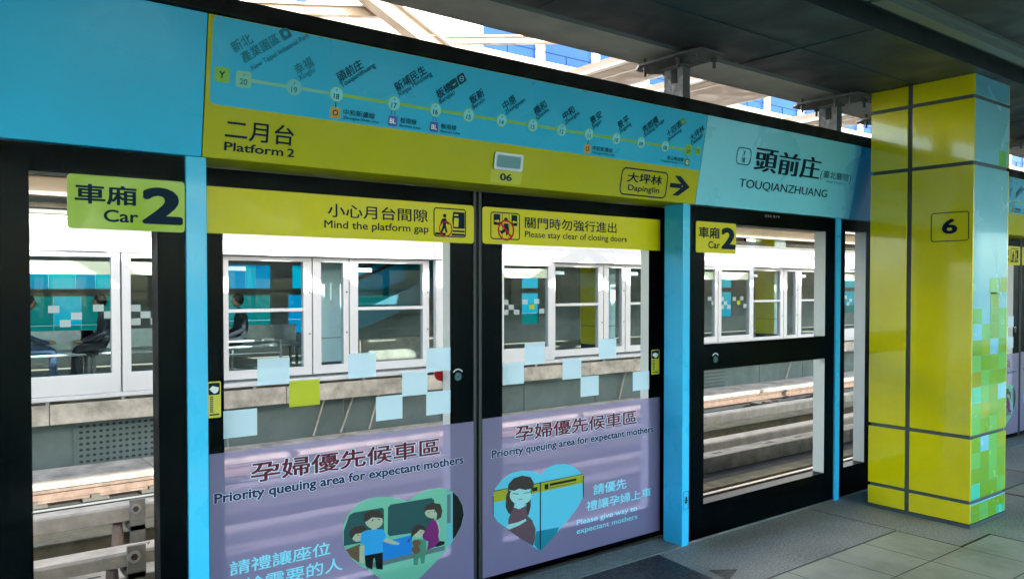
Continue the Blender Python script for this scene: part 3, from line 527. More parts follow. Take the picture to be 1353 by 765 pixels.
# pictograms
def pictogram(parent, x0, z0, w, h):
    return outline(DR, rr(x0, x0 + w, z0, z0 + h, .014), .006, .0025).build('pictogram', 'navy', parent)
def pk(pic, x0, z0, w, h, name, polys, mat, o=.003):
    return shape(DR, [[(x0 + a * w, z0 + b * h) for a, b in p] for p in polys], o).build(name, mat, pic)
def pring(pic, cx, cz, r, wd, mat, o=.0036): return outline(DR, circ(cx, cz, r, 24), wd, o).build('warning_ring', mat, pic)
A = (2.066, 1.796, .186, .137); pc = pictogram(LD, *A)
pk(pc, *A, 'platform_edge', [[(.03, .04), (.36, .04), (.36, .13), (.03, .13)], [(.55, .04), (.97, .04), (.97, .12), (.55, .12)]], 'navy')
pk(pc, *A, 'walker', [circ(.33, .74, .055, 12, .07), [(.24, .62), (.36, .66), (.42, .52), (.47, .46), (.44, .42), (.37, .48), (.37, .38), (.27, .38), (.27, .52), (.22, .44), (.19, .47)], [(.27, .38), (.37, .38), (.42, .14), (.36, .13), (.32, .3), (.25, .12), (.19, .13)]], 'navy')
pk(pc, *A, 'train', [[(.60, .90), (.97, .90), (.97, .30), (.60, .30), (.57, .6)]], 'navy')
pk(pc, *A, 'train_window', [[(.63, .68), (.77, .68), (.76, .36), (.61, .36)], [(.63, .82), (.76, .82), (.76, .76), (.63, .76)]], 'band_green', .0036)
pk(pc, *A, 'train_stripe', [[(.58, .24), (.97, .24), (.97, .17), (.58, .17)]], 'navy')
pring(pc, A[0] + .36 * A[2], A[1] + .27 * A[3], .036, .006, 'red')
A = (2.409, 1.796, .187, .136); pc = pictogram(RD, *A)
pk(pc, *A, 'door_edge', [[(.385, .03), (.40, .03), (.40, .97), (.385, .97)], [(.62, .03), (.635, .03), (.635, .97), (.62, .97)]], 'navy')
pk(pc, *A, 'door_window', [rr(.09, .32, .52, .94, .03), rr(.71, .92, .52, .94, .03)], 'navy')
pk(pc, *A, 'arrow', [[(.12, .64), (.22, .64), (.22, .60), (.30, .67), (.22, .74), (.22, .70), (.12, .70)], [(.90, .64), (.81, .64), (.81, .60), (.73, .67), (.81, .74), (.81, .70), (.90, .70)]], 'band_green', .0036)
pk(pc, *A, 'passenger', [circ(.52, .74, .07, 14, .09), [(.44, .60), (.60, .60), (.62, .26), (.54, .10), (.50, .28), (.36, .18), (.26, .36), (.36, .30), (.43, .38)]], 'navy')
cx, cz = A[0] + .52 * A[2], A[1] + .34 * A[3]; rg = pring(pc, cx, cz, .050, .009, 'red')
shape(DR, [[(cx - .038, cz + .030), (cx - .031, cz + .037), (cx + .038, cz - .030), (cx + .031, cz - .037)]], .004).build('warning_bar', 'red', rg)
# film squares
for d, lst in ((LD, [(1.189, 1.129, 0), (1.607, 1.129, 0), (1.328, 1.025, 1), (1.045, .921, 0), (1.747, .921, 0), (1.886, 1.025, 0), (2.020, 1.133, 0), (2.020, .921, 0)]), (RD, [(2.486, 1.033, 0), (2.632, 1.132, 0), (2.900, 1.032, 0), (3.036, .925, 0), (3.177, 1.132, 0), (3.457, .925, 0)])):
    for x, z, k in lst: decal('film_square', d, [(x, z), (x + .141, z), (x + .141, z + .114), (x, z + .114)], 'square_green' if k else 'square_blue', .001)
# purple film with its words and heart pictures
def purple(d, x0, x1, z1):
    return decal('poster_film', d, [(x0, .045), (x1, .045), (x1, z1), (x0, z1)], 'purple_film', .0018)
fL = purple(LD, .986, 2.300, .864); fR = purple(RD, 2.355, 3.697, .870)
def both(txt, s, t, w, h, parent, m, bold, ob):
    text(DR, txt, s, t, w=w, h=h, mat='outline_pale', parent=parent, bold=bold + ob, o=.003)
    text(DR, txt, s, t, w=w, h=h, mat=m, parent=parent, bold=bold, o=.0036)
both('孕婦優先候車區', 1.160, .722, .936, .082, fL, 'maroon', .022, .026)
both('Priority queuing area for expectant mothers', 1.007, .660, 1.228, .038, fL, 'navy_text', .034, .030)
both('孕婦優先候車區', 2.570, .727, .918, .082, fR, 'maroon', .022, .026)
both('Priority queuing area for expectant mothers', 2.414, .662, 1.22, .038, fR, 'navy_text', .034, .030)
text(DR, '請禮讓座位', 1.067, .346, w=.447, h=.059, mat='film_text', parent=fL, bold=.012, o=.003)
text(DR, '給需要的人', 1.125, .262, w=.448, h=.061, mat='film_text', parent=fL, bold=.012, o=.003)
text(DR, '請優先', 3.136, .352, w=.266, h=.060, mat='film_text', parent=fR, bold=.012, o=.003)
text(DR, '禮讓孕婦上車', 3.082, .268, w=.534, h=.056, mat='film_text', parent=fR, bold=.012, o=.003)
text(DR, 'Please give way to', 3.007, .203, w=.488, h=.029, mat='film_text', parent=fR, bold=.008, o=.003)
text(DR, 'expectant mothers', 3.007, .153, w=.49, h=.029, mat='film_text', parent=fR, bold=.008, o=.003)
for f, H_ in ((fL, HEART_L), (fR, HEART_R)):
    root = None
    for i, (mm, p) in enumerate(H_):
        o = .0028 + .00012 * i
        if root is None: root = shape(DR, [p], o).build('heart_picture', 'picture_' + mm, f)
        else: shape(DR, [p], o).build('picture_detail', 'picture_' + mm, f)
# locks, red disc, stickers
def lock(pl, s, t, parent, y):
    k = MB().cyl((s, y, t), (s, y - .004, t), .020, 20).cyl((s, y - .004, t), (s, y - .006, t), .012, 16).build('lock', 'lock_metal', parent)
    MB().box(s - .0025, s + .0025, y - .0068, y - .0061, t - .006, t + .006).build('keyhole', 'hole', k)
    P = [(s + r_ * math.cos(R(a)), t + .004 + r_ * math.sin(R(a))) for r_, rng in ((.036, range(35, 146, 10)), (.030, range(145, 34, -10))) for a in rng]
    shape(pl, [P], .0012).build('lock_mark', 'white', k)
lock(DR, 2.205, 1.098, LD, 3.32)
MB().cyl((2.166, 3.40, 1.105), (2.166, 3.42, 1.105), .035, 18).build('red_disc', 'red', LD)  # small red disc half hidden behind the frame edge
def sticker(x0, x1, z0, z1, parent):
    s = decal('caution_label', parent, rr(x0, x1, z0, z1, .006), 'label_yellow', .0015)
    w = x1 - x0
    decal('label_picture', s, rr(x0 + .05 * w, x1 - .08 * w, z1 - .055, z1 - .006, .005), 'navy', .002)
    decal('label_hand', s, [(x0 + .1 * w, z1 - .030), (x0 + .35 * w, z1 - .018), (x0 + .6 * w, z1 - .022), (x0 + .85 * w, z1 - .026), (x0 + .75 * w, z1 - .044), (x0 + .5 * w, z1 - .050), (x0 + .3 * w, z1 - .042)], 'white', .0025)
    for i in range(8): decal('label_writing', s, [(x0 + .14 * w, z1 - .066 - .0085 * i), (x0 + .40 * w, z1 - .066 - .0085 * i), (x0 + .40 * w, z1 - .061 - .0085 * i), (x0 + .14 * w, z1 - .061 - .0085 * i)], 'ink_navy', .002)
    decal('label_writing', s, [(x0 + .1 * w, z0 + .010), (x1 - .15 * w, z0 + .010), (x1 - .15 * w, z0 + .016), (x0 + .1 * w, z0 + .016)], 'navy', .002)
sticker(.984, 1.036, 1.012, 1.161, LD); sticker(3.618, 3.689, 1.012, 1.163, RD)
# door sill: ribbed metal threshold
sl = thing('door_sill', (2.3, 3.115, 0), 'ribbed metal threshold under the double door', 'threshold')
MB().box(.93, 3.66, 3.112, 3.318, .0, .006).build('plate', 'metal_sill', sl)
for i in range(7): MB().box(.93, 3.66, 3.135 + .024 * i, 3.145 + .024 * i, .006, .009).build('rib', 'metal_sill', sl)
dh = MB().box(-8, 30, 3.46, 3.9, 2.05, 2.62)
tag(dh.build('door_drive_housing', 'black_paint'), 'black door drive housing behind the sign band', 'housing')
LD2 = copy_tree(LD, (6.85, 0, 0), label='left door leaf of the farther double door, half hidden by the pillar')
RD2 = copy_tree(RD, (6.85, 0, 0), label='right door leaf of the farther double door, cut by the picture edge')
copy_tree(sl, (6.85, 0, 0), label='ribbed metal threshold under the farther double door')

# ================================================================== FIXED PANELS
GF = 'fixed black framed glass panels of the screen wall'
def fixed(x0, x1, label, wins, mid=None):
    """wins: list of (x0, x1, z0, z1, white reveal) side by side"""
    f = thing('fixed_panel', ((x0 + x1) / 2, 3.122, 0), label, 'glass panel', GF)
    MB().box(x0, x1, 3.122, 3.126, .006, 2.034).build('glass', 'door_glass', f)
    xs = [x0] + [(a[1] + b[0]) / 2 for a, b in zip(wins, wins[1:])] + [x1]
    for i, (a, b_, z0, z1, wh) in enumerate(wins):
        MB().ring((xs[i], xs[i + 1], .006, 2.034), (a, b_, z0, z1), 3.128, 3.215, 0, 1, sides=(1,)).build('frame', ['black_frit', 'reveal_white' if wh else 'black_paint'], f)
        if mid: MB().box(a, b_, 3.128, 3.20, mid[0], mid[1]).build('mid_rail', 'black_frit', f)
    MB().box(x0, x1, 3.116, 3.1215, .004, .016).build('base_trim', 'metal', f)
    return f
FP = fixed(3.731, 5.329, 'black fixed glass panel right of the door, mid rail with lock, green Car 2 sign', [(3.878, 5.208, .218, 1.938, True)], (1.037, 1.197))
lock(FX, 3.978, 1.100, FP, 3.122)
text(FX, '232 019', 4.475, 2.003, w=.165, h=.014, mat='metal', parent=FP, bold=.01, o=.0015)
FR = fixed(5.393, 7.698, 'black fixed glass panel between the thin post and the yellow pillar', [(5.468, 5.756, .222, 1.955, True), (7.194, 7.60, .222, 1.94, False)])
FLp = copy_tree(FR, (-6.85, 0, 0), label='black fixed glass panel at the far left, behind the big green Car 2 sign')
copy_tree(FP, (6.85, 0, 0), label='black fixed glass panel farthest down the platform')
# car signs
GC = 'green Car 2 signs on the fixed panels'
def car_sign(x0, x1, z0, z1, label, big):
    s = thing('car_sign', (x0, 3.122, z0), label, 'sign', GC)
    q = rr(x0, x1, z0, z1, .014); n = len(q)
    MB().idx([FX(a, b_, .0005) for a, b_ in q] + [FX(a, b_, .004) for a, b_ in q], [(i, (i + 1) % n, n + (i + 1) % n, n + i) for i in range(n)] + [tuple(range(n, 2 * n))]).build('plate', 'sign_green' if big else 'band_green', s)
    w = x1 - x0; h = z1 - z0; X = lambda f: x0 + f * w; Z = lambda f: z0 + f * h
    text(FX, '車廂', X(.065), Z(.475), w=.50 * w, h=.35 * h, parent=s, bold=.024, o=.005)
    text(FX, 'Car', X(.295), Z(.155), w=.285 * w, h=.215 * h, parent=s, bold=.02, o=.005)
    text(FX, '2', X(.645), Z(.18), w=.305 * w, h=.63 * h, parent=s, bold=.042, o=.005)
    return s
car_sign(.456, .846, 1.751, 1.940, 'big green Car 2 sign at the left of the picture', True)
car_sign(3.786, 4.173, 1.754, 1.942, 'smaller yellow green Car 2 sign right of the double door', False)

# ================================================================== PILLAR
PX0, PX1, PY0, PY1 = 5.403, 5.945, 2.228, 2.905
pi_ = thing('station_pillar', (5.67, 2.57, 0), 'square station pillar, yellow side with number 6 and pixel patterned blue side', 'pillar')
MB().box(PX0 + .012, PX1 - .012, PY0 + .012, PY1 - .012, 0, 2.902).build('core', 'joint_dark', pi_)
MB().box(PX0 - .004, PX1 + .004, PY0 - .004, PY1 + .004, 0, .022).build('skirting', 'joint_dark', pi_)
SE = [.026, .163, .583, 2.335, 2.757, 2.898]; G_ = .012
for i in range(5):
    z0 = SE[i] + (G_ if i else 0); z1 = SE[i + 1] - (G_ if i < 4 else 0)
    for y0, y1 in ((PY0 + .0005, 2.617), (2.650, PY1)):
        MB().box(PX0, PX0 + .012, y0, y1, z0, z1).build('yellow_tile', 'pillar_yellow', pi_, bevel=.0015)
        MB().box(PX1 - .012, PX1, y0, y1, z0, z1).build('yellow_tile', 'pillar_yellow', pi_, bevel=.0015)
    MB().box(PX0 + .0125, PX1 - .0125, PY0, PY0 + .012, z0, z1).build('blue_tile', 'pillar_blue', pi_, bevel=.0015)
    MB().box(PX0 + .0125, PX1 - .0125, PY1 - .012, PY1, z0, z1).build('blue_tile', 'pillar_blue', pi_, bevel=.0015)
outline(PY, rr(.418, .650, 1.844, 2.028, .016), .006, .001).build('number_frame', 'navy', pi_)
text(PY, '6', .534, 1.895, h=.088, w=.085, mat='navy', parent=pi_, center=True, bold=.032, o=.0012)
PXL = {'g': (.16, .40, .015), 'l': (.14, .50, .10), 'y': (.26, .42, .008), 'b': (.17, .55, .74), 'c': (.06, .58, .38), 'o': (.30, .36, .005)}
for k, c in PXL.items(): M('pixel_' + k, c, .2, coat=.6, amt=.05, scale=3)
ROWS = [(.026, .163, ['glgc', 'glgg'], 0), (.163, .583, ['cggl', 'gglg', 'lglg', 'gbly'], 0), (.583, 1.72, ['lgly', 'lygg', 'clgb', 'olgg', 'lggl', 'gybg', 'blgl', 'l.gl', '..g.', '...g', '....'], 0)]
for z0, z1, rows, _ in ROWS:
    n = len(rows); h = (z1 - z0 - G_ * 1.6) / n; zz = z0 + (G_ if z0 > .1 else 0)
    for r_, row in enumerate(rows):
        for q, ch in enumerate(row):
            if ch == '.': continue
            x = PX0 + .013 + q * (PX1 - PX0 - .026) / 4; w = (PX1 - PX0 - .026) / 4
            MB().box(x + .0006, x + w - .0006, PY0 - .0012, PY0 + .0005, zz + r_ * h + .0006, zz + (r_ + 1) * h - .0006).build('mosaic_square', 'pixel_' + ch, pi_)
for x, z, ch in ((5.78, 2.345, 'l'), (5.66, 1.50, 'l')):
    MB().box(x, x + .11, PY0 - .0012, PY0 + .0005, z, z + .105).build('mosaic_square', 'pixel_' + ch, pi_)
# ================================================================== TRACKS
YO = 12.75
def rail(y, label):
    r = thing('running_rail', (12, y, -1.15), label, 'rail', 'steel running rails of the two tracks')
    MB().prism([(y - .065, -1.10), (y + .065, -1.10), (y + .065, -1.085), (y + .012, -1.07), (y + .010, -1.0), (y + .035, -.985), (y + .035, -.955), (y - .035, -.955), (y - .035, -.985), (y - .010, -1.0), (y - .012, -1.07), (y - .065, -1.085)], -10, 58).build('rail_bar', 'rail_rust', r)
    MB().box(-10, 58, y - .028, y + .028, -.9545, -.952).build('running_surface', 'rail_top', r)
    me = MB().box(-.15, .15, y - .16, y + .16, -1.13, -1.10).box(-.05, .05, y - .13, y - .055, -1.10, -1.06).box(-.05, .05, y + .055, y + .13, -1.10, -1.06)
    first = me.build('fastening', 'concrete_dark', r)
    for i in range(46):
        c = first if i == 0 else first.copy()
        if i: col.objects.link(c); c.parent = r
        c.location = (-6.5 + .68 * i - 12, 0, 0)
    return r
rail(4.72, 'running rail of the near track, closest to our platform'); rail(6.15, 'second running rail of the near track, beside the mossy plinth')
rail(9.75, 'running rail of the far track nearest the third rails'); rail(11.2, 'running rail of the far track nearest the opposite platform')
def plinth(y0, y1, z1, mat, label, slots=False, joint=3.2):
    p = thing('concrete_plinth', (12, (y0 + y1) / 2, -1.15), label, 'plinth', 'long concrete plinths between the rails')
    k = -10.
    i = 0
    while k < 58:
        m = MB().box(k, k + joint - .012, y0, y1, -1.2, z1)
        s = m.build('slab', mat, p, bevel=.012)
        if slots:
            for xx in (.6, 1.9): shape(lambda a, b, o: Vector((a, b, z1 + o)), [rr(k + xx, k + xx + .22, y0 + .12, y0 + .16, .015), rr(k + xx + .5, k + xx + .62, y1 - .16, y1 - .12, .015)], .001).build('drain_slot', 'hole', s)
        k += joint; i += 1
    return p
plinth(11.75, 12.74, -1.0, 'concrete_pale', 'pale concrete walkway slabs at the foot of the opposite platform')
plinth(8.62, 9.05, -.90, 'concrete_mossy', 'mossy concrete kerb behind the farther third rail', joint=4.8)
plinth(7.36, 7.95, -.93, 'concrete_pale', 'concrete slab row with drain slots between the third rails', True, 2.1)
plinth(6.36, 6.62, -.99, 'concrete_mossy', 'low mossy concrete plinth behind the near track', joint=2.6)
plinth(5.75, 5.95, -1.04, 'concrete_dark', 'dark concrete strip inside the near track', joint=4)
def third_rail(y0, y1, z1, h, label, bx):
    t = thing('third_rail', (12, y0, -1.1), label, 'third rail', 'covered third rails on brackets')
    MB().prism([(y0, z1 - h), (y0, z1 - .02), (y0 + .02, z1), (y1 - .02, z1), (y1, z1 - .02), (y1, z1 - h), (y1 - .02, z1 - h), (y1 - .02, z1 - .03), (y0 + .02, z1 - .03), (y0 + .02, z1 - h)], -10, 58).build('cover', 'trough', t, bevel=.004)
    MB().box(-10, 58, y0 + .07, y1 - .07, z1 - h - .02, z1 - h + .06).build('conductor', 'rail_rust', t)
    for k in range(-3, 14):
        x = bx + 6.2 * k
        b = MB().box(x - .07, x + .07, y0 - .05, y0 - .015, -1.15, z1 + .06).box(x - .07, x + .07, y0 - .05, y1, z1 - h - .10, z1 - h - .04).build('bracket', 'concrete', t, bevel=.006)
        MB().cyl((x - .02, y0 - .06, z1 - .03), (x - .02, y0 - .052, z1 - .03), .05, 16).build('bolt_plate', 'trough', b)
        MB().cyl((x - .02, y0 - .068, z1 - .03), (x - .02, y0 - .06, z1 - .03), .028, 6).build('bolt', 'bolt', b)
        MB().cyl((x - .15, (y0 + y1) / 2, z1 - h - .25), (x - .15, (y0 + y1) / 2, z1 - h - .04), .06, 12, r2=.045).build('insulator', 'insul', b, smooth=False)
        MB().box(x + .9, x + .912, y0 - .004, y1 + .004, z1 - h, z1 + .003).build('joint_band', 'hole', t)
    return t
third_rail(8.40, 8.62, -.585, .15, 'farther covered third rail on round bolted brackets', 1.80)
t2 = third_rail(6.92, 7.16, -.585, .115, 'nearer covered third rail, marked 007 beside its bracket', 1.47)
text(lambda s, t, o=0: Vector((s, 6.94 + t, -.5838)), '007', 1.50, .09, w=.12, h=.055, mat='navy', parent=t2, bold=.02)
MB().box(1.1, 58, 5.2, 5.24, -1.13, -1.08)
cbl = MB()
cbl.tube([(-10, 10.9, -1.13), (58, 10.9, -1.13)], .03)
tag(cbl.build('track_cable', 'rubber'), 'dark cable lying along the far track', 'cable')
for y in (10.35, 10.6): tag(MB().tube([(-10, y, -1.12), (58, y, -1.12)], .022).build('track_cable', 'rubber' if y < 10.5 else 'insul'), ['thin dark cable between the rails of the far track', 'thin pinkish cable between the rails of the far track'][y > 10.5], 'cable')
tag(MB().tube([(-10, 5.4, -1.10), (58, 5.4, -1.10)], .03).build('track_cable', 'insul'), 'brownish conduit between the rails of the near track', 'cable')
GBX = 'signal boxes lying on the far track'
for i, x in enumerate((2.9, 6.4, 11.6, 14.9, 17.3, 21.5)):
    sb = thing('signal_box', (x, 10.4, -1.13), ['flat signal box on the far track behind the leftmost pane', 'flat signal box on the far track behind the left door leaf', 'flat signal box on the far track behind the right door leaf', 'flat signal box on the far track just behind the big blue post', 'flat signal box on the far track behind the right fixed panel', 'farthest flat signal box on the far track'][i], 'box', GBX)
    MB().box(x, x + .7, 10.15, 10.75, -1.12, -1.02).build('case', 'concrete_dark', sb, bevel=.01); MB().box(x + .1, x + .3, 10.25, 10.5, -1.02, -.98).build('lid', 'rail_rust', sb, bevel=.006); MB().cyl((x + .5, 10.45, -1.02), (x + .5, 10.45, -.985), .07, 12).build('cap', 'bolt', sb)
cr = thing('track_clamp', (4.9, 6.62, -1.0), 'rusty angled steel arm lying across the near track plinth', 'clamp')
MB().bar((4.62, 7.05, -.98), (5.25, 6.62, -.97), .07, .05).build('arm', 'rail_rust', cr); MB().box(5.15, 5.36, 6.50, 6.66, -.985, -.93).build('clamp_plate', 'rail_rust', cr)

# ================================================================== OPPOSITE PLATFORM
struct('opposite_platform_floor', MB().box(-14, 62, YO + .02, 17.4, -.09, 0), 'opp_floor')
struct('opposite_ceiling', MB().box(-14, 62, YO + .45, 17.4, 2.98, 3.12), 'opp_ceiling')
le = thing('platform_ledge', (20, YO, -.09), 'raw concrete ledge along the edge of the opposite platform', 'ledge')
for k in range(20): MB().box(-12 + 3.4 * k, -8.61 + 3.4 * k, YO - .16, YO + .3, -.375, -.095).build('ledge_block', 'concrete_pale', le, bevel=.008)
uw = thing('under_platform_wall', (20, YO + .1, -1), 'dark grey panelled wall below the opposite platform ledge', 'wall')
for k in range(24):
    x = -10 + 2.02 * k
    MB().box(x, x + 2.0, YO + .12, YO + .16, -1.15, -.375).build('wall_panel', 'wall_panel', uw)
    if k % 4 == 2: MB().bar((x + .5, YO + .05, -1.0), (x + .75, YO + .05, -.40), .03, .03).bar((x + .9, YO + .05, -1.0), (x + 1.1, YO + .05, -.40), .03, .03)
for k in (0, 1):
    x = 1.92 + 13.64 * k
    pp = thing('perforated_panel', (x, YO + .1, -1), ['grey panel punched with rows of oval holes below the opposite ledge', 'second grey punched panel farther along below the opposite ledge'][k], 'panel', 'perforated panels')
    MB().box(x, x + 1.2, YO + .09, YO + .115, -1.05, -.40).build('sheet', 'wall_panel', pp)
    hm = shape(lambda a, b, o: Vector((a, YO + .09 - o, b)), [circ(x + .10 + .087 * i, -.98 + .085 * j, .026, 12, .020) for i in range(13) for j in range(7)], .001)
    tag(hm.build('holes', 'hole', pp), kind='stuff')
for i, (x0, x1) in enumerate(((5.55, 5.75), (6.05, 6.3), (6.6, 6.8), (12.9, 13.1), (19.4, 19.7))):
    tag(MB().bar((x0, YO + .06, -1.0), (x1, YO + .06, -.385), .035, .02).build('strut', 'trough'), ['leftmost of the thin slanting struts under the opposite ledge', 'middle one of the slanting struts under the opposite ledge', 'third slanting strut under the opposite ledge', 'single strut under the opposite ledge past the door split', 'farthest slanting strut under the opposite ledge'][i], 'strut', 'slanting struts under the ledge')
# band + sill of the far screen wall, one piece per bay
J0, PER = 2.52, 6.82
GO = 'bays of the white screen wall across the tracks'
def far_leaf(x0, x1, g0, g1, label, sq, grp='white framed sliding leaves across the tracks'):
    d = thing('far_door', (x0, 12.6, 0), label, 'door', grp)
    MB().ring((x0, x1, .02, 2.03), (g0, g1, .30, 1.965), 12.60, 12.70).build('frame', 'white_frame', d, bevel=.006)
    MB().box(g0, g1, 12.635, 12.641, .30, 1.965).build('glass', 'far_glass', d)
    MB().box(g0, g1, 12.645, 12.655, 1.72, 1.905).build('blind', 'cream', d)
    for i, (x, z, m) in enumerate(sq):
        shape(lambda a, b, o: Vector((a, 12.634 - o, b)), [[(x, z), (x + .137, z), (x + .137, z + .10), (x, z + .10)]], .0).build('film_square', m, d)
    return d
sqR = [(J0 + .13, 1.18, 'square_white'), (J0 + .267, 1.08, 'square_white'), (J0 + .13, .98, 'square_white'), (J0 + .404, .98, 'square_white'), (J0 + .62, 1.18, 'square_white'), (J0 + .80, 1.08, 'square_green'), (J0 + .93, 1.19, 'square_white'), (J0 + 1.06, .99, 'square_white')]
sqL = [(J0 - .92, 1.18, 'square_white'), (J0 - .64, 1.08, 'square_white'), (J0 - .78, .98, 'square_white'), (J0 - .36, 1.19, 'square_white'), (J0 - .22, 1.09, 'square_white')]
def far_fixed(x0, x1, g0, g1, mid, label, grp):
    d = thing('far_window', (x0, YO, 0), label, 'glass panel', grp)
    f = MB().ring((x0, x1, .06, 2.03), (g0, g1, .20, 1.96), YO - .02, YO + .08).build('frame', 'white_frame', d, bevel=.006)
    if mid: MB().box(g0, g1, YO - .015, YO + .06, 1.13, 1.185).build('mid_rail', 'white_frame', d, bevel=.004)
    MB().box(g0, g1, YO + .03, YO + .036, .20, 1.96).build('glass', 'far_glass', d)
    if mid:
        MB().box(g0 + .02, g0 + .30, YO + .045, YO + .05, 1.80, 1.87).build('notice', 'white', d)
    for z in (.75, 1.45):
        MB().cyl((x1 - .04, YO - .03, z), (x1 - .04, YO - .02, z), .014, 10).build('bolt', 'bolt', d)
    return d
def far_header(x0, x1, label):
    h = thing('far_band', (x0, YO, 2.04), label, 'panel', 'white band panels across the tracks')
    MB().prism([(12.62, 2.045), (12.70, 2.50), (13.0, 2.50), (13.0, 2.045)], x0, x1).build('panel', 'white_frame', h, bevel=.004)
    MB().box(x0, x1, 12.68, 13.0, 2.503, 2.545).build('cap', 'white_frame', h)
    return h
def far_sill(x0, x1, label):
    s = thing('far_sill', (x0, YO, 0), label, 'sill', 'white sills under the far screen wall')
    MB().box(x0, x1, 12.58, 12.86, -.045, .015).build('sill', 'white_frame', s, bevel=.005)
    for i in range(7):
        x = x0 + .5 + .97 * i; MB().box(x, x + .045, 12.66, 12.74, -.095, -.045).build('bracket', 'white_frame', s)
    return s
ORD = ['first', 'second', 'third', 'fourth', 'fifth', 'sixth']
WHERE = ['seen through the leftmost pane', 'seen through the right door leaf', 'seen through the right fixed panel', 'far down the tracks', 'far off near the pillar', 'farthest down the tracks']
P_ = []
for k in range(-1, 6):
    o = PER * k
    w = WHERE[k] if k >= 0 else 'beyond the left edge'
    if k <= 0:
        if k == -1: continue
        P_ = [far_leaf(J0 + .012, J0 + 1.45, J0 + .13, J0 + 1.28, 'white framed right door leaf across the tracks, ' + w, sqR),
              far_leaf(J0 - 1.45, J0 - .012, J0 - 1.28, J0 - .13, 'white framed left door leaf across the tracks, ' + w, sqL),
              far_fixed(J0 + 1.50, J0 + 2.98, J0 + 1.585, J0 + 2.83, True, 'white two pane panel, first in its bay, across the tracks, ' + w, 'white two pane panels across the tracks'),
              far_fixed(J0 + 3.0, J0 + 3.66, J0 + 3.15, J0 + 3.56, False, 'narrow white framed window in front of a far pillar, ' + w, 'narrow white windows across the tracks'),
              far_fixed(J0 + 3.68, J0 + 5.30, J0 + 3.84, J0 + 5.16, True, 'white two pane panel, second in its bay, across the tracks, ' + w, 'white two pane panels across the tracks'),
              far_header(J0 - 1.46, J0 + 5.355, 'white band panel above the far door ' + w), far_sill(J0 - 1.46, J0 + 5.355, 'white sill below the far door ' + w)]
    else:
        for s, lab in zip(P_, ('white framed right door leaf across the tracks, ', 'white framed left door leaf across the tracks, ', 'white two pane panel, first in its bay, across the tracks, ', 'narrow white framed window in front of a far pillar, ', 'white two pane panel, second in its bay, across the tracks, ', 'white band panel above the far door ', 'white sill below the far door ')):
            copy_tree(s, (o, 0, 0), label=lab + w)
for s, lab in ((P_[5], 'white band panel across the tracks beyond the left edge'), (P_[6], 'white sill across the tracks beyond the left edge')): copy_tree(s, (-PER, 0, 0), label=lab)
# far pillars (yellow flank, pale blue front)
GPI = 'square pillars on the opposite platform'
def far_pillar(x, label):
    p = thing('station_pillar', (x, 13.6, 0), label, 'pillar', GPI)
    MB().box(x + .01, x + .51, 13.31, 13.93, 0, 2.98).build('core', 'joint_dark', p)
    for z0, z1 in ((.20, .62), (.632, 2.32), (2.335, 2.97)):
        MB().box(x, x + .52, 13.30, 13.31, z0, z1).build('blue_tile', 'far_pale', p); MB().box(x - .008, x + .002, 13.312, 13.93, z0, z1).build('yellow_tile', 'pillar_yellow', p)
    return p
fp = far_pillar(5.92, 'pale blue pillar on the opposite platform behind the first narrow window')
for k in (1, 2, 3): copy_tree(fp, (PER * k, 0, 0), label=['', 'pale pillar on the opposite platform seen through the right door leaf', 'yellow sided pillar on the opposite platform seen through the right fixed panel', 'farthest pillar on the opposite platform'][k])
# rear glazed wall of the opposite platform
fw = thing('far_rear_wall', (0, 17.3, 0), 'dark rear wall of the opposite platform with cyan, teal and blue glazing', 'wall')
MB().box(-14, 62, 17.25, 17.35, 0, .50).box(-14, 62, 17.25, 17.35, 2.02, 2.98).build('wall', 'opp_wall', fw)
LOWER = [(.9, 2.28, 'teal_pane', 'teal_pane'), (2.28, 2.75, 'cyan_pane', 'teal_pane'), (2.75, 3.3, 'teal_pane', 'teal_pane'), (5.5, 6.5, 'teal_pane', 'teal_pane'), (6.9, 7.6, 'blue_pane', 'blue_pane'), (13.6, 14.2, 'cyan_pane', 'teal_pane'), (22.2, 22.9, 'cyan_pane', 'cyan_pane'), (24.6, 25.4, 'cyan_pane', 'teal_pane'), (30, 31, 'cyan_pane', 'teal_pane')]
UPPER = [(.9, 2.2, 'blue_pane'), (2.2, 2.66, 'cyan_pane'), (2.66, 3.0, 'blue_pane'), (3.0, 3.3, 'cyan_pane'), (5.5, 5.95, 'blue_pane'), (5.95, 6.16, 'cyan_pane'), (6.16, 6.5, 'blue_pane'), (7.0, 8.6, 'cyan_pane'), (8.6, 9.9, 'blue_pane'), (13.6, 14.2, 'cyan_pane'), (22.2, 22.9, 'cyan_pane'), (24.6, 25.4, 'blue_pane'), (30, 31, 'cyan_pane')]
def fill(rows, z0, z1):
    x = -14
    for r_ in rows + [(62, 62)]:
        if r_[0] - x > .01: MB().box(x, r_[0], 17.27, 17.33, z0, z1).build('wall', 'opp_wall', fw)
        x = r_[1]
fill(LOWER, .5, 1.36); fill(UPPER, 1.50, 2.02); MB().box(-14, 62, 17.26, 17.34, 1.36, 1.50).build('transom', 'opp_wall', fw)
for a, b_, m1, m2 in LOWER:
    MB().box(a + .002, b_ - .002, 17.29, 17.30, .805, 1.36).build('pane', m1, fw); MB().box(a + .002, b_ - .002, 17.29, 17.30, .50, .80).build('pane', m2, fw)
for a, b_, m1 in UPPER: MB().box(a + .002, b_ - .002, 17.29, 17.30, 1.50, 2.02).build('pane', m1, fw)
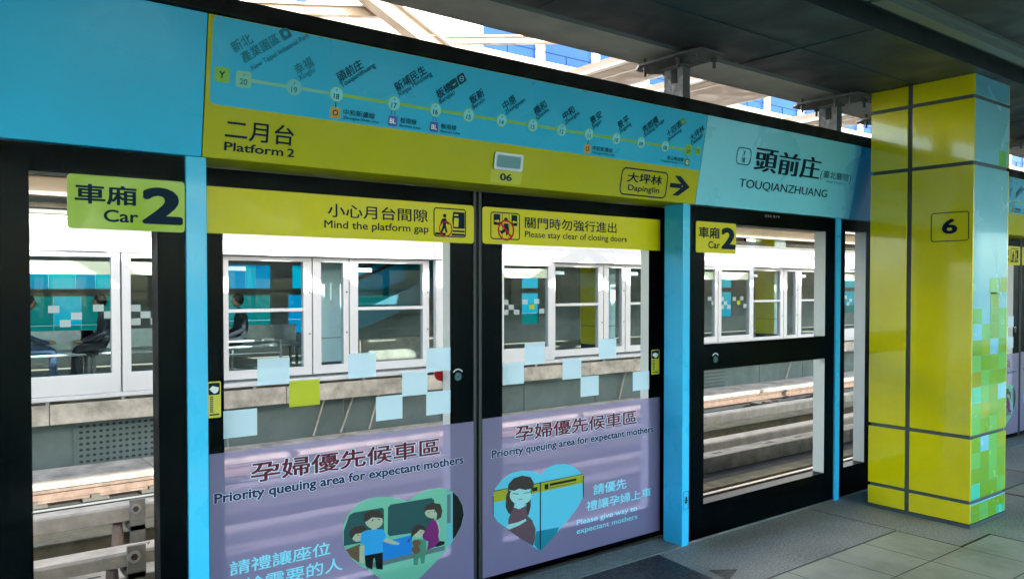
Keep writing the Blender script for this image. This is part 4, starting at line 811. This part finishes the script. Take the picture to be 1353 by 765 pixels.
# things on the opposite platform
es = thing('escalator', (8.3, 15.6, 0), 'escalator with blue glass sides climbing behind the far two pane panel', 'escalator')
def slope(x): return .95 + (x - 7.0) * .40
for y in (15.1, 16.1):
    MB().idx([(7.35, y, slope(7.35) - .55), (12, y, slope(12) - .55), (12, y, slope(12) - .15), (7.35, y, slope(7.35) - .15), (7.35, y + .05, slope(7.35) - .55), (12, y + .05, slope(12) - .55), (12, y + .05, slope(12) - .15), (7.35, y + .05, slope(7.35) - .15)], [(0, 1, 2, 3), (7, 6, 5, 4), (0, 4, 5, 1), (1, 5, 6, 2), (2, 6, 7, 3), (3, 7, 4, 0)]).build('skirt', 'bal_dark', es)
    MB().idx([(7.35, y + .02, slope(7.35) - .15), (12, y + .02, slope(12) - .15), (12, y + .02, slope(12) + .5), (7.35, y + .02, slope(7.35) + .5)], [(0, 1, 2, 3)]).build('balustrade', 'cyan_pane', es)
    MB().bar((7.35, y + .02, slope(7.35) + .54), (12, y + .02, slope(12) + .54), .08, .07).build('handrail', 'rubber', es)
MB().box(7.5, 10.6, 14.95, 15.05, 0, .46).build('base_wall', 'concrete', es)
def bench(x, y, label):
    b = thing('bench', (x, y, 0), label, 'bench', 'benches on the opposite platform')
    MB().box(x, x + 1.5, y, y + .42, .42, .46).build('seat', 'metal', b, bevel=.008); MB().box(x, x + 1.5, y + .42, y + .45, .50, .82).build('backrest', 'metal', b, bevel=.008)
    for q in (.12, 1.34):
        for yy in (y + .04, y + .36): MB().box(x + q, x + q + .04, yy, yy + .04, 0, .42).build('leg', 'steel_dark', b)
    return b
bench(1.05, 14.45, 'metal bench under the seated person behind the left pane'); 
bn = bench(2.35, 14.45, 'metal bench beside the far door joint behind the left pane')
rl = thing('guard_rail', (4.6, 14.4, 0), 'low bright guard rail behind the first far two pane panel', 'railing')
MB().tube([(4.2, 14.4, .0), (4.2, 14.4, .55), (5.6, 14.4, .55), (5.6, 14.4, 0)], .025).build('rail_tube', 'metal', rl)
MB().tube([(4.2, 14.4, .32), (5.6, 14.4, .32)], .018).build('rail_tube', 'metal', rl)
for i, (x, lab) in enumerate(((19.2, 'left one of two blue lit monitors hanging over the opposite platform'), (19.95, 'right one of two blue lit monitors hanging over the opposite platform'))):
    m = thing('hanging_monitor', (x, 14.0, 2.7), lab, 'monitor', 'hanging monitors')
    MB().box(x, x + .5, 14.0, 14.08, 2.68, 3.02).build('housing', 'black_paint', m, bevel=.004)
    MB().box(x + .02, x + .48, 13.996, 13.999, 2.70, 2.80).build('screen', 'screen_blue', m); MB().box(x + .02, x + .48, 13.996, 13.999, 2.82, 2.91).build('screen', 'screen_white', m); MB().box(x + .02, x + .48, 13.996, 13.999, 2.93, 3.0).build('screen', 'screen_blue', m)
    MB().box(x + .23, x + .27, 14.02, 14.06, 3.02, 3.12).build('hanger', 'steel_dark', m)
bm1 = thing('far_roof_beam', (10, 12.9, 2.8), 'cream roof beam above the white band across the tracks', 'beam')
MB().box(-14, 62, 12.95, 13.2, 2.84, 3.10).build('beam', 'steel_cream', bm1)
MB().box(-14, 62, 13.22, 13.5, 2.60, 2.66).build('cable_tray', 'steel_dark', bm1); MB().box(-14, 62, 13.6, 13.9, 2.72, 2.80).build('cable_tray', 'trough', bm1)
struct('opposite_roof', MB().box(-14, 62, 12.6, 18.5, 3.12, 3.4), 'beam_gray')

# people waiting on the opposite platform
def body(name, parent, verts, edges, rad, mat, root=0, sub=2):
    me = bpy.data.meshes.new(name); off = WLOC[parent.name]; me.from_pydata([Vector(v) - off for v in verts], edges, [])
    o = bpy.data.objects.new(name, me); col.objects.link(o); o.parent = parent; WLOC[o.name] = off.copy()
    sk = o.modifiers.new('skin', 'SKIN'); sk.use_smooth_shade = True
    for i, r_ in enumerate(rad):
        sv = me.skin_vertices[0].data[i]; sv.radius = (r_ if isinstance(r_, tuple) else (r_, r_)); sv.use_root = i == root
    ss = o.modifiers.new('subdivision', 'SUBSURF'); ss.levels = sub; ss.render_levels = sub
    me.materials.append(MATS[mat]); return o
def ball(c, r, n=14, m=10, sc=(1, 1, 1)):
    b = MB(); pts = []; fs = []
    for j in range(m + 1):
        a = math.pi * j / m
        for i in range(n): pts.append((c[0] + r * sc[0] * math.sin(a) * math.cos(2 * math.pi * i / n), c[1] + r * sc[1] * math.sin(a) * math.sin(2 * math.pi * i / n), c[2] + r * sc[2] * math.cos(a)))
    for j in range(m):
        for i in range(n): fs.append((j * n + i, j * n + (i + 1) % n, (j + 1) * n + (i + 1) % n, (j + 1) * n + i))
    return b.idx(pts, fs)
def sitter(x, y, face, label, cloth):
    """seated person, facing along x (face = +1 / -1), seat at z .46"""
    p = thing('person', (x, y, 0), label, 'person', 'people waiting across the tracks')
    f = face; P = lambda a, b, c: (x + f * a, y + b, c)
    v = [P(0, 0, .55), P(.02, 0, .78), P(.06, 0, 1.0), P(.09, 0, 1.10), P(.11, 0, 1.17),           # pelvis .. neck
         P(.10, -.09, .56), P(.46, -.10, .52), P(.44, -.10, .10), P(.56, -.10, .05),                  # leg
         P(.10, .09, .56), P(.46, .11, .52), P(.50, .11, .10), P(.62, .11, .05),
         P(.06, -.19, 1.0), P(.10, -.22, .76), P(.32, -.14, .66), P(.40, -.11, .65),
         P(.06, .19, 1.0), P(.10, .22, .76), P(.32, .14, .66), P(.40, .11, .65)]
    e = [(0, 1), (1, 2), (2, 3), (3, 4), (0, 5), (5, 6), (6, 7), (7, 8), (0, 9), (9, 10), (10, 11), (11, 12), (2, 13), (13, 14), (14, 15), (15, 16), (2, 17), (17, 18), (18, 19), (19, 20)]
    r = [(.14, .12), (.13, .11), (.14, .10), .06, .05, .09, .07, .05, .045, .09, .07, .05, .045, .06, .045, .038, .03, .06, .045, .038, .03]
    b = body('body', p, v, e, r, cloth)
    h = ball(P(.135, 0, 1.285), .098, sc=(1.0, .82, 1.18)); h.idx([P(.225, -.015, 1.30), P(.225, .015, 1.30), P(.255, 0, 1.265), P(.225, 0, 1.25)], [(0, 1, 2), (1, 3, 2), (3, 0, 2)])
    h.build('head', 'person_skin', p, smooth=True)
    ball(P(.115, 0, 1.31), .106, sc=(1.0, .88, 1.12)).build('hair', 'person_hair', p, smooth=True)
    for s_ in (-.10, .11):
        ball(P(.57 if s_ < 0 else .63, s_, .045), .06, sc=(1.7, .75, .7)).build('shoe', 'shoe', p, smooth=True)
    for s_ in (-.10, .10):
        ball(P(.44, s_, .645), .042, sc=(1.5, .8, .6)).build('hand', 'person_skin', p, smooth=True)
    return p
sitter(2.72, 14.62, -1, 'seated person in dark clothes facing left behind the far door joint', 'cloth_dark')
sitter(1.45, 14.62, 1, 'seated person in blue clothes at the left edge of the left pane', 'cloth_blue')

sitter(5.0, 14.62, -1, 'seated person leaning forward behind the first far two pane panel', 'cloth_dark')
bench(4.6, 14.45, 'metal bench behind the first far two pane panel')
# ================================================================== UNSEEN SHADING CANOPY OVER THE TRACKS AND WHAT IS ABOVE
cn = thing('shading_canopy', (20, 3, 5.1), 'unseen high canopy above the near track, placed to shade the tracks', 'canopy')  # out of view; extent set by where sun should reach across the tracks
MB().box(-14, 62, 2.6, 6.7, 5.1, 5.2).build('shade_sheet', 'steel_white', cn)
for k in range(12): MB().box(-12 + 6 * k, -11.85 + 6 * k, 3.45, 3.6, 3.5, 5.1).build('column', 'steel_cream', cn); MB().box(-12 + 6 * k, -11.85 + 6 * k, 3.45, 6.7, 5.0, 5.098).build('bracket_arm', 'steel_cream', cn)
br = thing('shadow_lattice', (20, 7.2, 5.2), 'unseen white steel lattice placed to cast slanting shadows on the far band', 'truss')  # out of view; added for the triangular shadows on the white band
MB().box(-14, 62, 6.70, 6.82, 5.1, 5.35).build('chord', 'steel_white', br); MB().box(-14, 62, 8.12, 8.18, 5.25, 5.35).build('chord', 'steel_white', br)
for k in range(22):
    x = -13 + 3.41 * k
    MB().bar((x, 6.82, 5.28), (x + 1.5, 8.1, 5.28), .34, .1).build('diagonal', 'steel_white', br); MB().bar((x + 1.7, 8.1, 5.28), (x + 3.2, 6.82, 5.28), .30, .1).build('diagonal', 'steel_white', br)
# upper station wall with blue windows
up = thing('upper_wall', (15, 15, 6), 'white upper station wall with a strip of blue windows above the opposite platform', 'wall')
MB().box(-14, 62, 15.0, 15.3, 5.2, 7.0).build('wall', 'steel_white', up)
MB().box(-14, 62, 15.0, 15.3, 8.0, 8.6).build('wall', 'steel_white', up)
MB().box(-14, 62, 14.9, 15.35, 6.94, 7.0).build('sill', 'steel_white', up)
MB().box(6.5, 10.45, 15.0, 15.25, 7.0, 8.0).build('wall', 'steel_white', up)
x = 10.45
for k in range(18):
    MB().box(x, x + .22, 15.0, 15.25, 7.0, 8.0).build('mullion', 'steel_white', up)
    w_ = MB().box(x + .22, x + 1.85, 15.1, 15.13, 7.0, 8.0).build('window', 'tower_blue', up)
    MB().box(x + .22, x + 1.85, 15.08, 15.1, 7.30, 7.33).box(x + 1.0, x + 1.03, 15.08, 15.1, 7.0, 7.298).build('glazing_bar', 'tower_blue', w_)
    x += 1.85
MB().box(-14, 6.5, 15.0, 15.25, 7.0, 7.08).build('wall', 'steel_white', up)
# steel frame members in front of it
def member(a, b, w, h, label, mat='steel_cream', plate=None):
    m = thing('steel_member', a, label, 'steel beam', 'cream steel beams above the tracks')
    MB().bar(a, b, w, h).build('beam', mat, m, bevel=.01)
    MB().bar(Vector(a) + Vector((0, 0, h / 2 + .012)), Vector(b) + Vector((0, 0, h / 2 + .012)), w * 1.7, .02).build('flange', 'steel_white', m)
    if plate:
        c = Vector(plate); g = MB().box(c.x - .16, c.x + .16, c.y - .012, c.y + .012, c.z - .13, c.z + .13).build('gusset_plate', 'steel_white', m)
        for dx in (-.06, .06):
            for dz in (-.05, .05): MB().cyl((c.x + dx, c.y - .03, c.z + dz), (c.x + dx, c.y - .012, c.z + dz), .022, 8).build('bolt', 'steel_cream', g)
    return m
member((4.9, 11, 6.35), (7.35, 11, 5.15), .24, .24, 'thick cream diagonal beam crossing the gap above the route map', plate=None)
member((2.5, 11.3, 5.22), (6.1, 11.3, 5.86), .16, .13, 'thin cream beam at the left of the gap above the route map')
member((6.7, 11, 5.46), (9.6, 11, 6.02), .16, .10, 'thin cream beam in front of the blue windows', plate=(6.95, 10.98, 5.76))
member((5.0, 12.0, 5.75), (4.1, 13.6, 6.9), .2, .16, 'short sloping cream beam at the top left of the gap')
member((7.3, 11.6, 5.5), (8.2, 12.4, 5.2), .14, .14, 'short cream brace under the thin beam by the blue windows')
def girder(x0, x1, y0, y1, z, label):
    g = thing('box_girder', (x0, y0, z), label, 'girder', 'wide cream girders above the tracks')
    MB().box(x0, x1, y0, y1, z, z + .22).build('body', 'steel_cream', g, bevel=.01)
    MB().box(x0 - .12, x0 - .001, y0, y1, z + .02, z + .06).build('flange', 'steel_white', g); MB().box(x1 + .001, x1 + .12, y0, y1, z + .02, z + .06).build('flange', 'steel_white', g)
    MB().box(x0 + .25, x0 + .28, y0, y1, z - .015, z - .001).build('seam_strip', 'steel_white', g)
    return g
girder(9.55, 10.5, 8.6, 14.9, 5.2, 'wide cream girder seen between the blue windows and the first hanger bracket')
girder(11.5, 13.3, 8.6, 14.9, 5.2, 'wide cream girder seen just right of the first hanger bracket')
girder(16.4, 17.4, 8.6, 14.9, 5.25, 'wide cream girder seen beside the second hanger bracket')
tw = thing('office_tower', (20, 60, -9), 'distant tower with blue and white striped facade above the tracks', 'building')
MB().box(18, 60, 60, 70, -9, 45).build('wall', 'tower_wall', tw)
for k in range(20): MB().box(18.8 + 2.0 * k, 19.8 + 2.0 * k, 59.9, 59.99, 3, 44).build('window', 'tower_blue', tw)
